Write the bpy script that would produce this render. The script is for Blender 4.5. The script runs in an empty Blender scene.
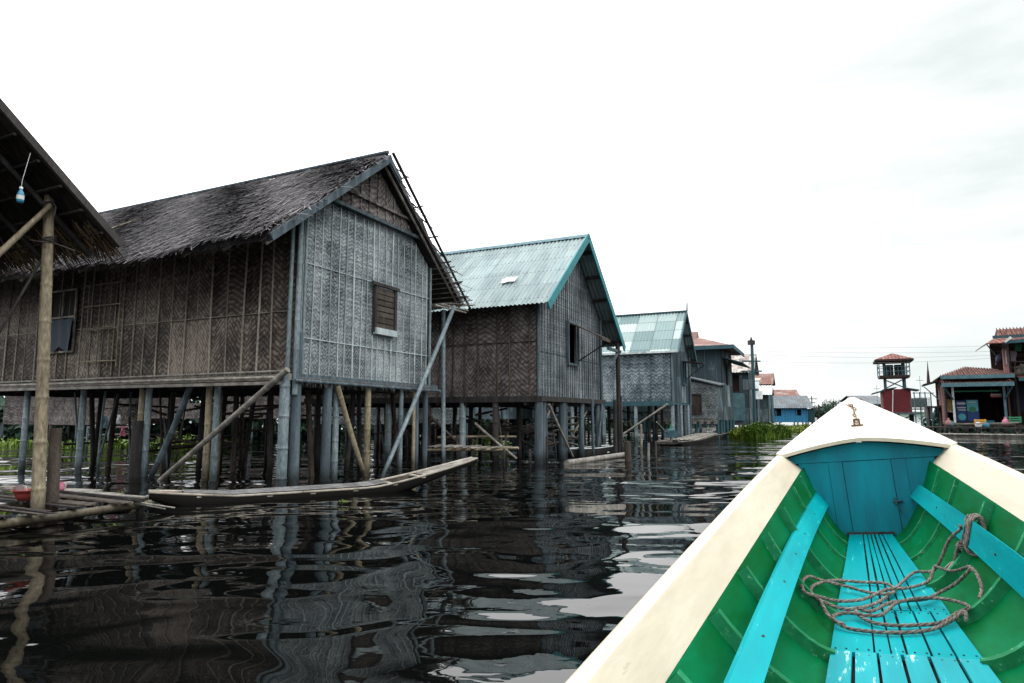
import bpy, math, random
from mathutils import Vector, Matrix
random.seed(7)
S = bpy.context.scene
C = S.collection
R = math.radians

# ------------------------------------------------------------------ camera
CAM_H = 1.1
cd = bpy.data.cameras.new('camera'); cam = bpy.data.objects.new('camera', cd); C.objects.link(cam)
cd.sensor_width = 36; cd.lens = 640/1024*36; cd.clip_start = .05; cd.clip_end = 3000
PITCH = math.atan((415-341.5)/640)
cam.location = (0, 0, CAM_H); cam.rotation_euler = (math.pi/2+PITCH, 0, 0)
S.camera = cam

# ------------------------------------------------------------------ sky and light
S.view_settings.view_transform = 'Standard'; S.view_settings.look = 'None'
S.view_settings.gamma = 1; S.view_settings.use_curve_mapping = False
S.view_settings.exposure = -0.62
S.cycles.use_denoising = True
S.cycles.max_bounces = 8
SUN_EL, SUN_AZ = R(44), R(132)      # azimuth clockwise from +Y (the view direction)
w = bpy.data.worlds.new('World'); S.world = w; w.use_nodes = True
nt = w.node_tree; nt.nodes.clear(); N = nt.nodes.new; L = nt.links.new
out = N('ShaderNodeOutputWorld'); bg = N('ShaderNodeBackground'); L(bg.outputs[0], out.inputs[0])
bg.inputs[1].default_value = .1
sky = N('ShaderNodeTexSky'); sky.sky_type = 'NISHITA'; sky.sun_disc = False
sky.sun_elevation = SUN_EL; sky.sun_rotation = SUN_AZ
tc = N('ShaderNodeTexCoord'); sp = N('ShaderNodeSeparateXYZ'); L(tc.outputs['Generated'], sp.inputs[0])
# bright overcast to the left and ahead, thinner grey cloud to the right
dot = N('ShaderNodeVectorMath'); dot.operation = 'DOT_PRODUCT'; dot.inputs[1].default_value = (.93, .36, .05)
L(tc.outputs['Generated'], dot.inputs[0])
mp = N('ShaderNodeMapping'); mp.inputs['Scale'].default_value = (1.2, 1.2, 4.5); L(tc.outputs['Generated'], mp.inputs[0])
cn = N('ShaderNodeTexNoise'); cn.inputs['Scale'].default_value = 1.9; cn.inputs['Detail'].default_value = 7; cn.inputs['Roughness'].default_value = .55
L(mp.outputs[0], cn.inputs[0])
ad0 = N('ShaderNodeMath'); ad0.operation = 'SUBTRACT'; ad0.inputs[1].default_value = .47; L(dot.outputs['Value'], ad0.inputs[0])
ad = N('ShaderNodeMath'); ad.operation = 'MULTIPLY_ADD'; ad.inputs[1].default_value = .66; L(cn.outputs['Fac'], ad.inputs[0]); L(ad0.outputs[0], ad.inputs[2])
rp = N('ShaderNodeValToRGB'); L(ad.outputs[0], rp.inputs[0])
e = rp.color_ramp.elements
e[0].position = .46; e[0].color = (1, 1, 1, 1)
e[1].position = .98; e[1].color = (.40, .485, .48, 1)
x = rp.color_ramp.elements.new(.64); x.color = (.74, .77, .765, 1)
x = rp.color_ramp.elements.new(.73); x.color = (.60, .665, .65, 1)
x = rp.color_ramp.elements.new(.80); x.color = (.51, .58, .565, 1)
x = rp.color_ramp.elements.new(.87); x.color = (.45, .525, .515, 1)
sc_ = N('ShaderNodeVectorMath'); sc_.operation = 'SCALE'; sc_.inputs['Scale'].default_value = 21.0
dk = N('ShaderNodeMapRange'); dk.inputs['From Min'].default_value = -.55; dk.inputs['From Max'].default_value = .15; dk.inputs['To Min'].default_value = 10.5; dk.inputs['To Max'].default_value = 21.0
L(sp.outputs[1], dk.inputs['Value']); bz = N('ShaderNodeMapRange'); bz.inputs['From Min'].default_value = .12; bz.inputs['From Max'].default_value = .5; bz.inputs['To Min'].default_value = 0; bz.inputs['To Max'].default_value = 1.8; L(sp.outputs[2], bz.inputs['Value'])
ba = N('ShaderNodeMapRange'); ba.inputs['From Min'].default_value = .42; ba.inputs['From Max'].default_value = .62; ba.inputs['To Min'].default_value = 1.0; ba.inputs['To Max'].default_value = 0; L(ad.outputs[0], ba.inputs['Value'])
bm = N('ShaderNodeMath'); bm.operation = 'MULTIPLY'; L(bz.outputs[0], bm.inputs[0]); L(ba.outputs[0], bm.inputs[1])
bn = N('ShaderNodeMath'); bn.operation = 'ADD'; bn.inputs[1].default_value = 1; L(bm.outputs[0], bn.inputs[0])
bo = N('ShaderNodeMath'); bo.operation = 'MULTIPLY'; L(bn.outputs[0], bo.inputs[0]); L(dk.outputs[0], bo.inputs[1]); L(bo.outputs[0], sc_.inputs['Scale']); L(rp.outputs[0], sc_.inputs[0])
mx = N('ShaderNodeMixRGB'); mx.inputs[0].default_value = .97
L(sky.outputs[0], mx.inputs[1]); L(sc_.outputs[0], mx.inputs[2]); L(mx.outputs[0], bg.inputs[0])
sd = bpy.data.lights.new('sun', 'SUN'); sd.energy = 1.5; sd.angle = R(24); sd.color = (1, .96, .9)
sun = bpy.data.objects.new('sun', sd); C.objects.link(sun)
dirv = Vector((math.sin(SUN_AZ)*math.cos(SUN_EL), math.cos(SUN_AZ)*math.cos(SUN_EL), math.sin(SUN_EL)))
sun.rotation_euler = dirv.to_track_quat('Z', 'Y').to_euler(); sun.location = (0, 0, 30)

# ------------------------------------------------------------------ helpers
def at(px, py, Y):
    """world point seen at a pixel at distance Y ahead"""
    a = (px-512)/640; b = (341.5-py)/640
    r = Vector((a, math.cos(PITCH)-b*math.sin(PITCH), math.sin(PITCH)+b*math.cos(PITCH)))
    return Vector((0, 0, CAM_H)) + r*(Y/r.y)

class Face:
    """upright plane through a point, turned by rz: reads local x and height of a pixel on it"""
    def __init__(s, px, py, Y, rz): s.o = at(px, py, Y); s.rz = rz; s.d = Vector((math.cos(rz), math.sin(rz), 0)); s.n = Vector((-math.sin(rz), math.cos(rz), 0))
    def hit(s, px, py, dy=0):
        r = at(px, py, 1)-Vector((0, 0, CAM_H)); o = Vector((0, 0, CAM_H)); k = ((s.o-o).dot(s.n)+dy)/r.dot(s.n); return o+r*k
    def x(s, px, py=400): return (s.hit(px, py)-s.o).dot(s.d)
    def z(s, py, px): return s.hit(px, py).z

def tag(o, label=None, cat=None, group=None, kind=None):
    if label: o['label'] = label
    if cat: o['category'] = cat
    if group: o['group'] = group
    if kind: o['kind'] = kind
    return o

def empty(name, loc=(0, 0, 0), rz=0, label=None, cat=None, group=None):
    o = bpy.data.objects.new(name, None); C.objects.link(o); o.location = loc; o.rotation_euler = (0, 0, rz)
    o.empty_display_size = .2
    return tag(o, label, cat, group)

def copy_tree(o, parent=None):
    c = o.copy(); C.objects.link(c); c.parent = parent
    for ch in list(o.children): copy_tree(ch, c)
    return c

class MB:
    def __init__(s): s.v = []; s.f = []; s.m = []; s.uv = []; s.sm = []
    def face(s, pts, m=0, uv=None, smooth=False):
        i = len(s.v); s.v += [tuple(p) for p in pts]; s.f.append(tuple(range(i, i+len(pts)))); s.m.append(m)
        s.uv.append(uv or [(0, 0)]*len(pts)); s.sm.append(smooth)
    def grid(s, rows, m=0, smooth=True, close=False, uvf=None):
        i = len(s.v); n = len(rows[0])
        for r in rows: s.v += [tuple(p) for p in r]
        for a in range(len(rows)-1):
            for b in range(n if close else n-1):
                c = (b+1) % n
                s.f.append((i+a*n+b, i+a*n+c, i+(a+1)*n+c, i+(a+1)*n+b)); s.m.append(m); s.sm.append(smooth)
                s.uv.append([uvf(a, b), uvf(a, b+1), uvf(a+1, b+1), uvf(a+1, b)] if uvf else [(0, 0)]*4)
    def box(s, c, size, m=0, rot=None, jit=0):
        cx, cy, cz = c; a, b, d = size[0]/2, size[1]/2, size[2]/2
        P = [Vector((x*a, y*b, z*d)) for x in (-1, 1) for y in (-1, 1) for z in (-1, 1)]
        if jit: P = [p+Vector([random.uniform(-jit, jit) for _ in range(3)]) for p in P]
        if rot is not None: P = [rot @ p for p in P]
        P = [p+Vector(c) for p in P]; i = len(s.v); s.v += [tuple(p) for p in P]
        for f in ((0, 1, 3, 2), (4, 6, 7, 5), (0, 4, 5, 1), (2, 3, 7, 6), (0, 2, 6, 4), (1, 5, 7, 3)):
            s.f.append(tuple(i+k for k in f)); s.m.append(m); s.sm.append(False)
            s.uv.append([(P[k].x+P[k].y, P[k].z) for k in f])
    def bar(s, p0, p1, w, h, m=0, up=(0, 0, 1), jit=0):
        p0 = Vector(p0); p1 = Vector(p1); d = p1-p0; y = d.normalized(); up = Vector(up)
        x = y.cross(up)
        if x.length < 1e-4: x = y.cross(Vector((1, 0, 0)))
        x.normalize(); z = x.cross(y)
        M = Matrix((x, y, z)).transposed()
        s.box((p0+p1)/2, (w, d.length, h), m, M, jit)
    def tube(s, p0, p1, r0, r1=None, seg=8, m=0, node=0, bend=0, cap=True, smooth=True):
        r1 = r0 if r1 is None else r1
        p0 = Vector(p0); p1 = Vector(p1); d = p1-p0; Ln = d.length; y = d.normalized()
        x = y.cross(Vector((0, 0, 1)))
        if x.length < .05: x = y.cross(Vector((0, 1, 0)))
        x.normalize(); z = x.cross(y)
        bv = (x*random.uniform(-1, 1)+z*random.uniform(-.6, .6))*bend
        ts = [0, 1]; nodes_ = []
        if node:
            q = random.uniform(.3, 1)*node
            while q < Ln-.02:
                ts += [(q-.05)/Ln, (q-.014)/Ln, q/Ln, (q+.014)/Ln, (q+.05)/Ln]; nodes_.append(q/Ln); q += node*random.uniform(.85, 1.15)
        elif bend: ts += [.2, .4, .6, .8]
        ts = sorted(t for t in ts if 0 <= t <= 1)
        rows = []
        for k, t in enumerate(ts):
            r = r0+(r1-r0)*t
            if node and any(abs(t-q_) < 1e-6 for q_ in nodes_): r *= 1.13
            c = p0+d*t+bv*math.sin(math.pi*t)
            rows.append([c+(x*math.cos(a)+z*math.sin(a))*r for a in [2*math.pi*j/seg for j in range(seg)]])
        s.grid(rows, m, smooth, True)
        if cap: s.face(rows[0][::-1], m); s.face(rows[-1], m)
    def path(s, pts, r, seg=6, m=0, closed=False):
        pts = [Vector(p) for p in pts]; rows = []; n = len(pts); px = None
        for i, p in enumerate(pts):
            a = pts[max(i-1, 0)]; b = pts[min(i+1, n-1)]; y = (b-a).normalized()
            if px is None:
                px = y.cross(Vector((0, 0, 1)))
                if px.length < .05: px = y.cross(Vector((1, 0, 0)))
            px = (px-y*px.dot(y)).normalized(); z = px.cross(y)
            rr = r(i/(n-1)) if callable(r) else r
            rows.append([p+(px*math.cos(t)+z*math.sin(t))*rr for t in [2*math.pi*j/seg for j in range(seg)]])
        s.grid(rows, m, True, True); s.face(rows[0][::-1], m); s.face(rows[-1], m)
    def slab(s, pts, vec, m=0, uv=None):
        pts = [Vector(p) for p in pts]; vec = Vector(vec); n = len(pts); q = [p+vec for p in pts]
        s.face(pts, m, uv); s.face(q[::-1], m, uv[::-1] if uv else None)
        for i in range(n):
            j = (i+1) % n; s.face([pts[j], pts[i], q[i], q[j]], m)
    def build(s, name, mats, parent=None):
        me = bpy.data.meshes.new(name); me.from_pydata(s.v, [], s.f)
        if not isinstance(mats, (list, tuple)): mats = [mats]
        for a in mats: me.materials.append(a)
        me.polygons.foreach_set('material_index', s.m); me.polygons.foreach_set('use_smooth', s.sm)
        ul = me.uv_layers.new(name='UVMap'); flat = [c for f in s.uv for p in f for c in p]
        ul.data.foreach_set('uv', flat); me.update()
        o = bpy.data.objects.new(name, me); C.objects.link(o); o.parent = parent
        return o

# ------------------------------------------------------------------ materials
def newmat(name):
    m = bpy.data.materials.new(name); m.use_nodes = True; t = m.node_tree; t.nodes.clear()
    o = t.nodes.new('ShaderNodeOutputMaterial'); b = t.nodes.new('ShaderNodeBsdfPrincipled'); t.links.new(b.outputs[0], o.inputs[0])
    return m, t, b
def ramp(t, fac, stops):
    r = t.nodes.new('ShaderNodeValToRGB'); t.links.new(fac, r.inputs[0]); e = r.color_ramp.elements
    e[0].position, e[0].color = stops[0][0], (*stops[0][1], 1); e[1].position, e[1].color = stops[-1][0], (*stops[-1][1], 1)
    for p, c in stops[1:-1]: k = e.new(p); k.color = (*c, 1)
    return r.outputs[0]
def noise(t, vec, scale, detail=5, rough=.6, dist=0):
    n = t.nodes.new('ShaderNodeTexNoise'); n.inputs['Scale'].default_value = scale; n.inputs['Detail'].default_value = detail
    n.inputs['Roughness'].default_value = rough; n.inputs['Distortion'].default_value = dist; t.links.new(vec, n.inputs[0]); return n.outputs['Fac']
def mapping(t, scale, src='Object'):
    c = t.nodes.new('ShaderNodeTexCoord'); m = t.nodes.new('ShaderNodeMapping'); m.inputs['Scale'].default_value = scale
    t.links.new(c.outputs[src], m.inputs[0]); return m.outputs[0]
def math_(t, op, a, b=None, c=None):
    n = t.nodes.new('ShaderNodeMath'); n.operation = op
    for i, q in enumerate((a, b, c)):
        if q is None: continue
        if isinstance(q, (int, float)): n.inputs[i].default_value = q
        else: t.links.new(q, n.inputs[i])
    return n.outputs[0]
def mix(t, fac, a, b, mode='MIX'):
    n = t.nodes.new('ShaderNodeMixRGB'); n.blend_type = mode
    for i, q in enumerate((fac, a, b)):
        if isinstance(q, (int, float)): n.inputs[i].default_value = q
        elif isinstance(q, tuple): n.inputs[i].default_value = (*q, 1)
        else: t.links.new(q, n.inputs[i])
    return n.outputs[0]
def bump(t, b, h, dist, strength=1):
    n = t.nodes.new('ShaderNodeBump'); n.inputs['Distance'].default_value = dist; n.inputs['Strength'].default_value = strength
    t.links.new(h, n.inputs['Height']); t.links.new(n.outputs[0], b.inputs['Normal'])

def stained(name, c1, c2, c3=None, scale=3, stretch=(1, 1, 1), rough=.8, bd=.004, fine=40, spec=.3, wet=False):
    """mottled weathered surface; island-to-island variation as well"""
    m, t, b = newmat(name); v = mapping(t, stretch)
    n1 = noise(t, v, scale); n2 = noise(t, v, fine, 3)
    s = math_(t, 'MULTIPLY_ADD', n2, .45, math_(t, 'MULTIPLY', n1, .6))
    col = ramp(t, s, [(.33, c1), (.52, c2), (.72, c3 or c2)])
    g = t.nodes.new('ShaderNodeNewGeometry')
    f = math_(t, 'MULTIPLY_ADD', g.outputs['Random Per Island'], .5, .72)
    if wet:
        sz = t.nodes.new('ShaderNodeSeparateXYZ'); t.links.new(g.outputs['Position'], sz.inputs[0])
        wz = math_(t, 'MULTIPLY_ADD', n1, -.5, math_(t, 'ADD', sz.outputs[2], .22)); mr = t.nodes.new('ShaderNodeMapRange'); mr.inputs['From Min'].default_value = .05; mr.inputs['From Max'].default_value = .28; mr.inputs['To Min'].default_value = .22; t.links.new(wz, mr.inputs['Value']); f = math_(t, 'MULTIPLY', f, mr.outputs[0])
    col = mix(t, 1.0, col, math_comb(t, f), 'MULTIPLY')
    t.links.new(col, b.inputs['Base Color']); b.inputs['Roughness'].default_value = rough
    b.inputs['Specular IOR Level'].default_value = spec
    bump(t, b, s, bd); return m
def math_comb(t, f):
    c = t.nodes.new('ShaderNodeCombineXYZ')
    for i in range(3): t.links.new(f, c.inputs[i])
    return c.outputs[0]

def weave(name, dark, mid, light, p=.10, wcol=.34, contrast=1.0, speck=0.0, panel=.12):
    """plaited bamboo sheet, UV in metres"""
    m, t, b = newmat(name); c = t.nodes.new('ShaderNodeTexCoord'); sx = t.nodes.new('ShaderNodeSeparateXYZ')
    t.links.new(c.outputs['UV'], sx.inputs[0]); X, Y = sx.outputs[0], sx.outputs[1]
    wob = noise(t, c.outputs['UV'], 1.7, 3)
    zig = math_(t, 'PINGPONG', math_(t, 'MULTIPLY_ADD', wob, .22, X), wcol)
    pn = t.nodes.new('ShaderNodeTexWhiteNoise'); pc = t.nodes.new('ShaderNodeCombineXYZ')
    t.links.new(math_(t, 'FLOOR', math_(t, 'DIVIDE', X, .99)), pc.inputs[0]); t.links.new(math_(t, 'FLOOR', math_(t, 'DIVIDE', math_(t, 'SUBTRACT', Y, .35), 1.2)), pc.inputs[1]); t.links.new(pc.outputs[0], pn.inputs['Vector'])
    zig = math_(t, 'MULTIPLY', zig, math_(t, 'MULTIPLY_ADD', pn.outputs['Value'], 1.3, .35))
    d = math_(t, 'ADD', Y, zig)
    fr = math_(t, 'FRACT', math_(t, 'DIVIDE', d, p))
    prof = math_(t, 'MULTIPLY', math_(t, 'PINGPONG', fr, .5), 2.0)
    cross = math_(t, 'FRACT', math_(t, 'DIVIDE', math_(t, 'SUBTRACT', Y, zig), p*.62))
    # each plaited strip gets its own tone
    wn = t.nodes.new('ShaderNodeTexWhiteNoise'); cc = t.nodes.new('ShaderNodeCombineXYZ')
    t.links.new(math_(t, 'FLOOR', math_(t, 'DIVIDE', d, p)), cc.inputs[0]); t.links.new(math_(t, 'FLOOR', math_(t, 'DIVIDE', math_(t, 'SUBTRACT', Y, zig), p*.62)), cc.inputs[1])
    t.links.new(cc.outputs[0], wn.inputs['Vector'])
    prof2 = math_(t, 'MULTIPLY_ADD', math_(t, 'PINGPONG', cross, .5), .45, math_(t, 'MULTIPLY', prof, .55))
    vm = t.nodes.new('ShaderNodeMapping'); vm.inputs['Scale'].default_value = (1, .35, 1); t.links.new(c.outputs['UV'], vm.inputs[0])
    n1 = noise(t, vm.outputs[0], 3.0, 6, .65); n2 = noise(t, c.outputs['UV'], 30, 3)
    n3 = noise(t, c.outputs['UV'], .8, 5, .7)
    s = math_(t, 'MULTIPLY_ADD', prof2, .42*contrast, math_(t, 'MULTIPLY', n1, .55))
    s = math_(t, 'MULTIPLY_ADD', wn.outputs['Value'], .22*contrast, s)
    s = math_(t, 'MULTIPLY_ADD', pn.outputs['Value'], panel, s)
    s = math_(t, 'MULTIPLY_ADD', n2, .30+speck, s)
    s = math_(t, 'MULTIPLY_ADD', n3, .75, math_(t, 'SUBTRACT', s, .53+speck*.5+panel*.5))
    col = ramp(t, s, [(.25, dark), (.52, mid), (.85, light)])
    t.links.new(col, b.inputs['Base Color']); b.inputs['Roughness'].default_value = .75; b.inputs['Specular IOR Level'].default_value = .25
    bump(t, b, s, .012); return m

def thatch_mat(name, cs):
    m, t, b = newmat(name); v = mapping(t, (1, 1, 1)); n = noise(t, v, 2.2, 6, .7); nb = noise(t, v, .75, 3, .6)
    g = t.nodes.new('ShaderNodeNewGeometry')
    s = math_(t, 'MULTIPLY_ADD', g.outputs['Random Per Island'], .50, math_(t, 'MULTIPLY', n, .6)); s = math_(t, 'ADD', s, math_(t, 'MULTIPLY_ADD', nb, .45, -.20))
    col = ramp(t, s, [(.25, cs[0]), (.5, cs[1]), (.75, cs[2]), (.92, cs[3])])
    t.links.new(col, b.inputs['Base Color']); b.inputs['Roughness'].default_value = .85; b.inputs['Specular IOR Level'].default_value = .25; return m

def sheetmetal(name, base, dirt, panels=None, rough=.45, metal=.0, rust=None, rustamt=.5, pw=.8, ph=.9, roll=0, mixp=.75, seam=0):
    """painted or zinc roof sheet, UV in metres (u along the ridge, v down the slope)"""
    m, t, b = newmat(name); c = t.nodes.new('ShaderNodeTexCoord'); UV = c.outputs['UV']
    vm = t.nodes.new('ShaderNodeMapping'); vm.inputs['Scale'].default_value = (2.2, .35, 1); t.links.new(UV, vm.inputs[0])
    n1 = noise(t, vm.outputs[0], 2.0, 6, .65); n2 = noise(t, UV, 1.1, 4)
    col = ramp(t, n1, [(.35, dirt), (.62, base)])
    sx = t.nodes.new('ShaderNodeSeparateXYZ'); t.links.new(UV, sx.inputs[0])
    fu = math_(t, 'FLOOR', math_(t, 'DIVIDE', sx.outputs[0], pw)); fv = math_(t, 'FLOOR', math_(t, 'DIVIDE', sx.outputs[1], ph))
    wn = t.nodes.new('ShaderNodeTexWhiteNoise'); cc = t.nodes.new('ShaderNodeCombineXYZ'); t.links.new(fu, cc.inputs[0]); t.links.new(fv, cc.inputs[1]); t.links.new(cc.outputs[0], wn.inputs['Vector'])
    if panels:
        pc = ramp(t, wn.outputs['Value'], [(.0, panels[0]), (.5, panels[1]), (1, panels[2])])
        col = mix(t, mixp, col, pc)
        if seam:
            su = math_(t, 'FRACT', math_(t, 'DIVIDE', sx.outputs[0], pw)); sv = math_(t, 'FRACT', math_(t, 'DIVIDE', sx.outputs[1], ph))
            sm_ = math_(t, 'MAXIMUM', math_(t, 'LESS_THAN', su, .05), math_(t, 'LESS_THAN', sv, .06)); col = mix(t, math_(t, 'MULTIPLY', sm_, .7), col, (.03, .07, .08))
    else:
        col = mix(t, .3, col, math_comb(t, wn.outputs['Value']), 'MULTIPLY')
    if rust:
        col = mix(t, math_(t, 'MULTIPLY', ramp(t, n2, [(.5-.2*rustamt, (0, 0, 0)), (.62-.1*rustamt, (1, 1, 1))]), .85), col, rust)
    if roll:
        rl = math_(t, 'MULTIPLY', math_(t, 'PINGPONG', math_(t, 'FRACT', math_(t, 'DIVIDE', sx.outputs[0], roll)), .5), 2.0)
        col = mix(t, ramp(t, rl, [(.15, (.75,)*3), (.5, (0, 0, 0))]), col, (.03, .014, .012)); bump(t, b, rl, .05)
    b.inputs['Specular IOR Level'].default_value = .3
    t.links.new(col, b.inputs['Base Color']); b.inputs['Roughness'].default_value = rough; b.inputs['Metallic'].default_value = metal
    return m

def paint(name, col, dirt, chip=None, chipamt=.3, rough=.45, stretch=(1, 1, 1), scale=5, bd=.002, spec=.4, grain=0):
    m, t, b = newmat(name); v = mapping(t, stretch); n1 = noise(t, v, scale, 7, .65); n2 = noise(t, v, scale*9, 4, .7); n3 = noise(t, v, scale*4, 6, .75)
    c = mix(t, ramp(t, n1, [(.38, (1, 1, 1)), (.66, (0, 0, 0))]), col, dirt)
    c = mix(t, math_(t, 'MULTIPLY', n2, .25), c, tuple(q*.55 for q in col))
    if grain:
        gm = mapping(t, (60, 2.2, 60)); gn = noise(t, gm, 1, 3, .6); gd = noise(t, v, scale*.35, 5, .7)
        c = mix(t, math_(t, 'MULTIPLY', gn, grain*.9), c, tuple(q*.45 for q in col)); c = mix(t, math_(t, 'MULTIPLY', ramp(t, gd, [(.50, (0, 0, 0)), (.68, (1, 1, 1))]), grain), c, tuple(q*.25+.012 for q in col) if col[0] < .5 else (.22, .19, .13))
    if chip: c = mix(t, ramp(t, n3, [(.70-chipamt*.2, (0, 0, 0)), (.74-chipamt*.2, (1, 1, 1))]), c, chip)
    t.links.new(c, b.inputs['Base Color']); b.inputs['Specular IOR Level'].default_value = spec
    t.links.new(math_(t, 'MULTIPLY_ADD', n3, .25, rough-.1), b.inputs['Roughness'])
    bump(t, b, math_(t, 'MULTIPLY_ADD', n2, .4, n3), bd); return m

def plain(name, col, rough=.6, metal=0):
    m, t, b = newmat(name); v = mapping(t, (1, 1, 1)); n = noise(t, v, 9, 4)
    t.links.new(mix(t, math_(t, 'MULTIPLY', n, .5), col, tuple(q*.5 for q in col)), b.inputs['Base Color'])
    b.inputs['Roughness'].default_value = rough; b.inputs['Metallic'].default_value = metal; return m

M = {}
M['bamboo_blue'] = stained('bamboo_blue', (.05, .08, .095), (.17, .225, .25), (.36, .43, .45), 2.5, (1, 1, .3), .6, .002, wet=True)
M['bamboo_tan'] = stained('bamboo_tan', (.07, .055, .035), (.24, .205, .14), (.44, .39, .28), 2.5, (1, 1, .3), .55, .002, wet=True)
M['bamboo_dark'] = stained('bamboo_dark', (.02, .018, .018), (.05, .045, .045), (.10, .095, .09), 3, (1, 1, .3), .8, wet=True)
M['wood_blue'] = stained('wood_blue', (.022, .034, .042), (.075, .105, .125), (.19, .24, .27), 2, (5, 5, .5), .8, .004, wet=True)
M['wood_dark'] = stained('wood_dark', (.010, .009, .010), (.030, .028, .028), (.075, .07, .07), 3, (3, 3, .6), .85)
M['wood_brown'] = stained('wood_brown', (.02, .015, .013), (.06, .048, .04), (.14, .12, .10), 3, (3, 3, .6), .85)
M['wood_pale'] = stained('wood_pale', (.055, .05, .045), (.20, .19, .17), (.46, .44, .40), 3, (2, 2, 2), .75)
M['fringe'] = stained('fringe', (.05, .05, .05), (.13, .13, .13), (.26, .26, .26), 9, (1, 1, 1), .85)
M['weave_brown'] = weave('weave_brown', (.010, .008, .007), (.090, .074, .064), (.36, .31, .265), .10, .40, .95, 0, .30)
M['weave_grey'] = weave('weave_grey', (.026, .032, .038), (.21, .245, .265), (.58, .63, .645), .07, .09, .8, .35, .10)
M['weave_house2'] = weave('weave_house2', (.012, .010, .010), (.088, .078, .076), (.27, .25, .24), .12, .38, 1.0)
M['plank_grey'] = weave('plank_grey', (.025, .03, .034), (.19, .215, .235), (.56, .60, .62), .07, .07, .7, .4)
M['weave_big'] = weave('weave_big', (.018, .030, .038), (.12, .16, .185), (.46, .52, .54), .15, .15, .85, .6)
M['weave_annex'] = weave('weave_annex', (.025, .03, .035), (.14, .165, .18), (.48, .52, .52), .13, .13, .8, .6)
M['boards_blue'] = weave('boards_blue', (.03, .05, .06), (.20, .27, .30), (.56, .64, .67), .22, 40.0, .0, .3, .45)
M['batten'] = stained('batten', (.12, .15, .16), (.36, .43, .45), (.60, .68, .69), 4, (1, 1, .4), .6, .001)
M['batten_tan'] = stained('batten_tan', (.05, .042, .035), (.27, .245, .21), (.66, .60, .50), 1.2, (1, 1, .6), .6, .001)
M['hull_black'] = plain('hull_black', (.012, .011, .010), .5)
M['wood_pale2'] = stained('wood_pale2', (.12, .11, .09), (.36, .33, .28), (.60, .56, .48), 3, (2, 2, 2), .75)
M['thatch'] = thatch_mat('thatch', [(.014, .013, .016), (.060, .056, .062), (.135, .128, .138), (.29, .28, .29)])
M['thatch_straw'] = thatch_mat('thatch_straw', [(.01, .008, .006), (.07, .05, .03), (.22, .16, .10), (.45, .35, .23)])
M['zinc_teal'] = sheetmetal('zinc_teal', (.30, .385, .39), (.15, .23, .245), None, .4)
M['zinc_panels'] = sheetmetal('zinc_panels', (.35, .48, .48), (.12, .22, .24), ((.08, .15, .16), (.24, .33, .33), (.46, .54, .52)), .45, pw=.86, ph=.66, mixp=.92, seam=1)
M['rusty_sheet'] = sheetmetal('rusty_sheet', (.30, .26, .24), (.12, .08, .07), ((.10, .045, .035), (.22, .14, .12), (.5, .48, .46)), .7, rust=(.15, .06, .045), rustamt=.9, pw=.7, ph=.7)
M['patch_sheet'] = sheetmetal('patch_sheet', (.5, .46, .42), (.15, .12, .11), ((.05, .05, .05), (.24, .2, .18), (.6, .57, .52)), .6, pw=.3, ph=.28)
M['white_sheet'] = sheetmetal('white_sheet', (.78, .84, .85), (.4, .48, .5), None, .5)
M['grey_sheet'] = sheetmetal('grey_sheet', (.16, .21, .24), (.08, .11, .13), None, .6, rust=(.1, .09, .09), rustamt=.4)
M['tile_red'] = sheetmetal('tile_red', (.24, .085, .06), (.10, .04, .035), ((.12, .04, .035), (.23, .075, .05), (.36, .17, .13)), .75, pw=.25, ph=.3, roll=.24)
M['teal_trim'] = paint('teal_trim', (.012, .27, .30), (.02, .17, .20), (.2, .3, .3), .2, .5)
M['teal_dark'] = paint('teal_dark', (.03, .10, .125), (.02, .06, .08), None, 0, .6)
M['fascia'] = paint('fascia', (.10, .21, .24), (.05, .12, .15), None, 0, .6)
M['blue_wall'] = paint('blue_wall', (.02, .22, .42), (.02, .15, .30), None, 0, .6)
M['blue_bright'] = paint('blue_bright', (.06, .33, .45), (.03, .2, .3), None, 0, .6)
M['red_wall'] = paint('red_wall', (.15, .012, .02), (.09, .01, .015), None, 0, .7)
M['pink_wall'] = paint('pink_wall', (.36, .19, .18), (.22, .11, .10), None, 0, .7)
M['maroon'] = paint('maroon', (.04, .016, .015), (.022, .01, .01), None, 0, .7)
M['ochre'] = paint('ochre', (.30, .20, .05), (.18, .12, .03), None, 0, .7)
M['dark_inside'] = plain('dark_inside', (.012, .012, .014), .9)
M['white_paint'] = paint('white_paint', (.7, .75, .75), (.45, .5, .5), None, 0, .6)
M['cloth_blue'] = plain('cloth_blue', (.05, .075, .10), .9)
M['cloth_pink'] = plain('cloth_pink', (.6, .2, .3), .9)
M['cloth_green'] = plain('cloth_green', (.04, .22, .12), .9)
M['cloth_white'] = plain('cloth_white', (.7, .74, .74), .9)
M['cloth_lilac'] = plain('cloth_lilac', (.28, .26, .32), .9)
M['navy'] = plain('navy', (.006, .012, .05), .7)
M['yellow'] = plain('yellow', (.75, .36, .04), .5)
M['red_plastic'] = plain('red_plastic', (.42, .08, .07), .35)
M['blue_plastic'] = plain('blue_plastic', (.03, .25, .40), .35)
M['poster_blue'] = paint('poster_blue', (.006, .07, .28), (.004, .04, .17), (.2, .5, .7), .05, .35, scale=2)
M['poster_cyan'] = paint('poster_cyan', (.10, .50, .58), (.06, .38, .46), (.5, .7, .7), .1, .35, scale=2)
M['poster_green'] = plain('poster_green', (.02, .22, .10), .4)
M['steel'] = plain('steel', (.25, .28, .29), .4, .6)
M['cable'] = plain('cable', (.22, .25, .25), .8)
M['rust'] = stained('rust', (.05, .03, .02), (.18, .10, .06), (.45, .34, .24), 30, (1, 1, 1), .8)
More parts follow.
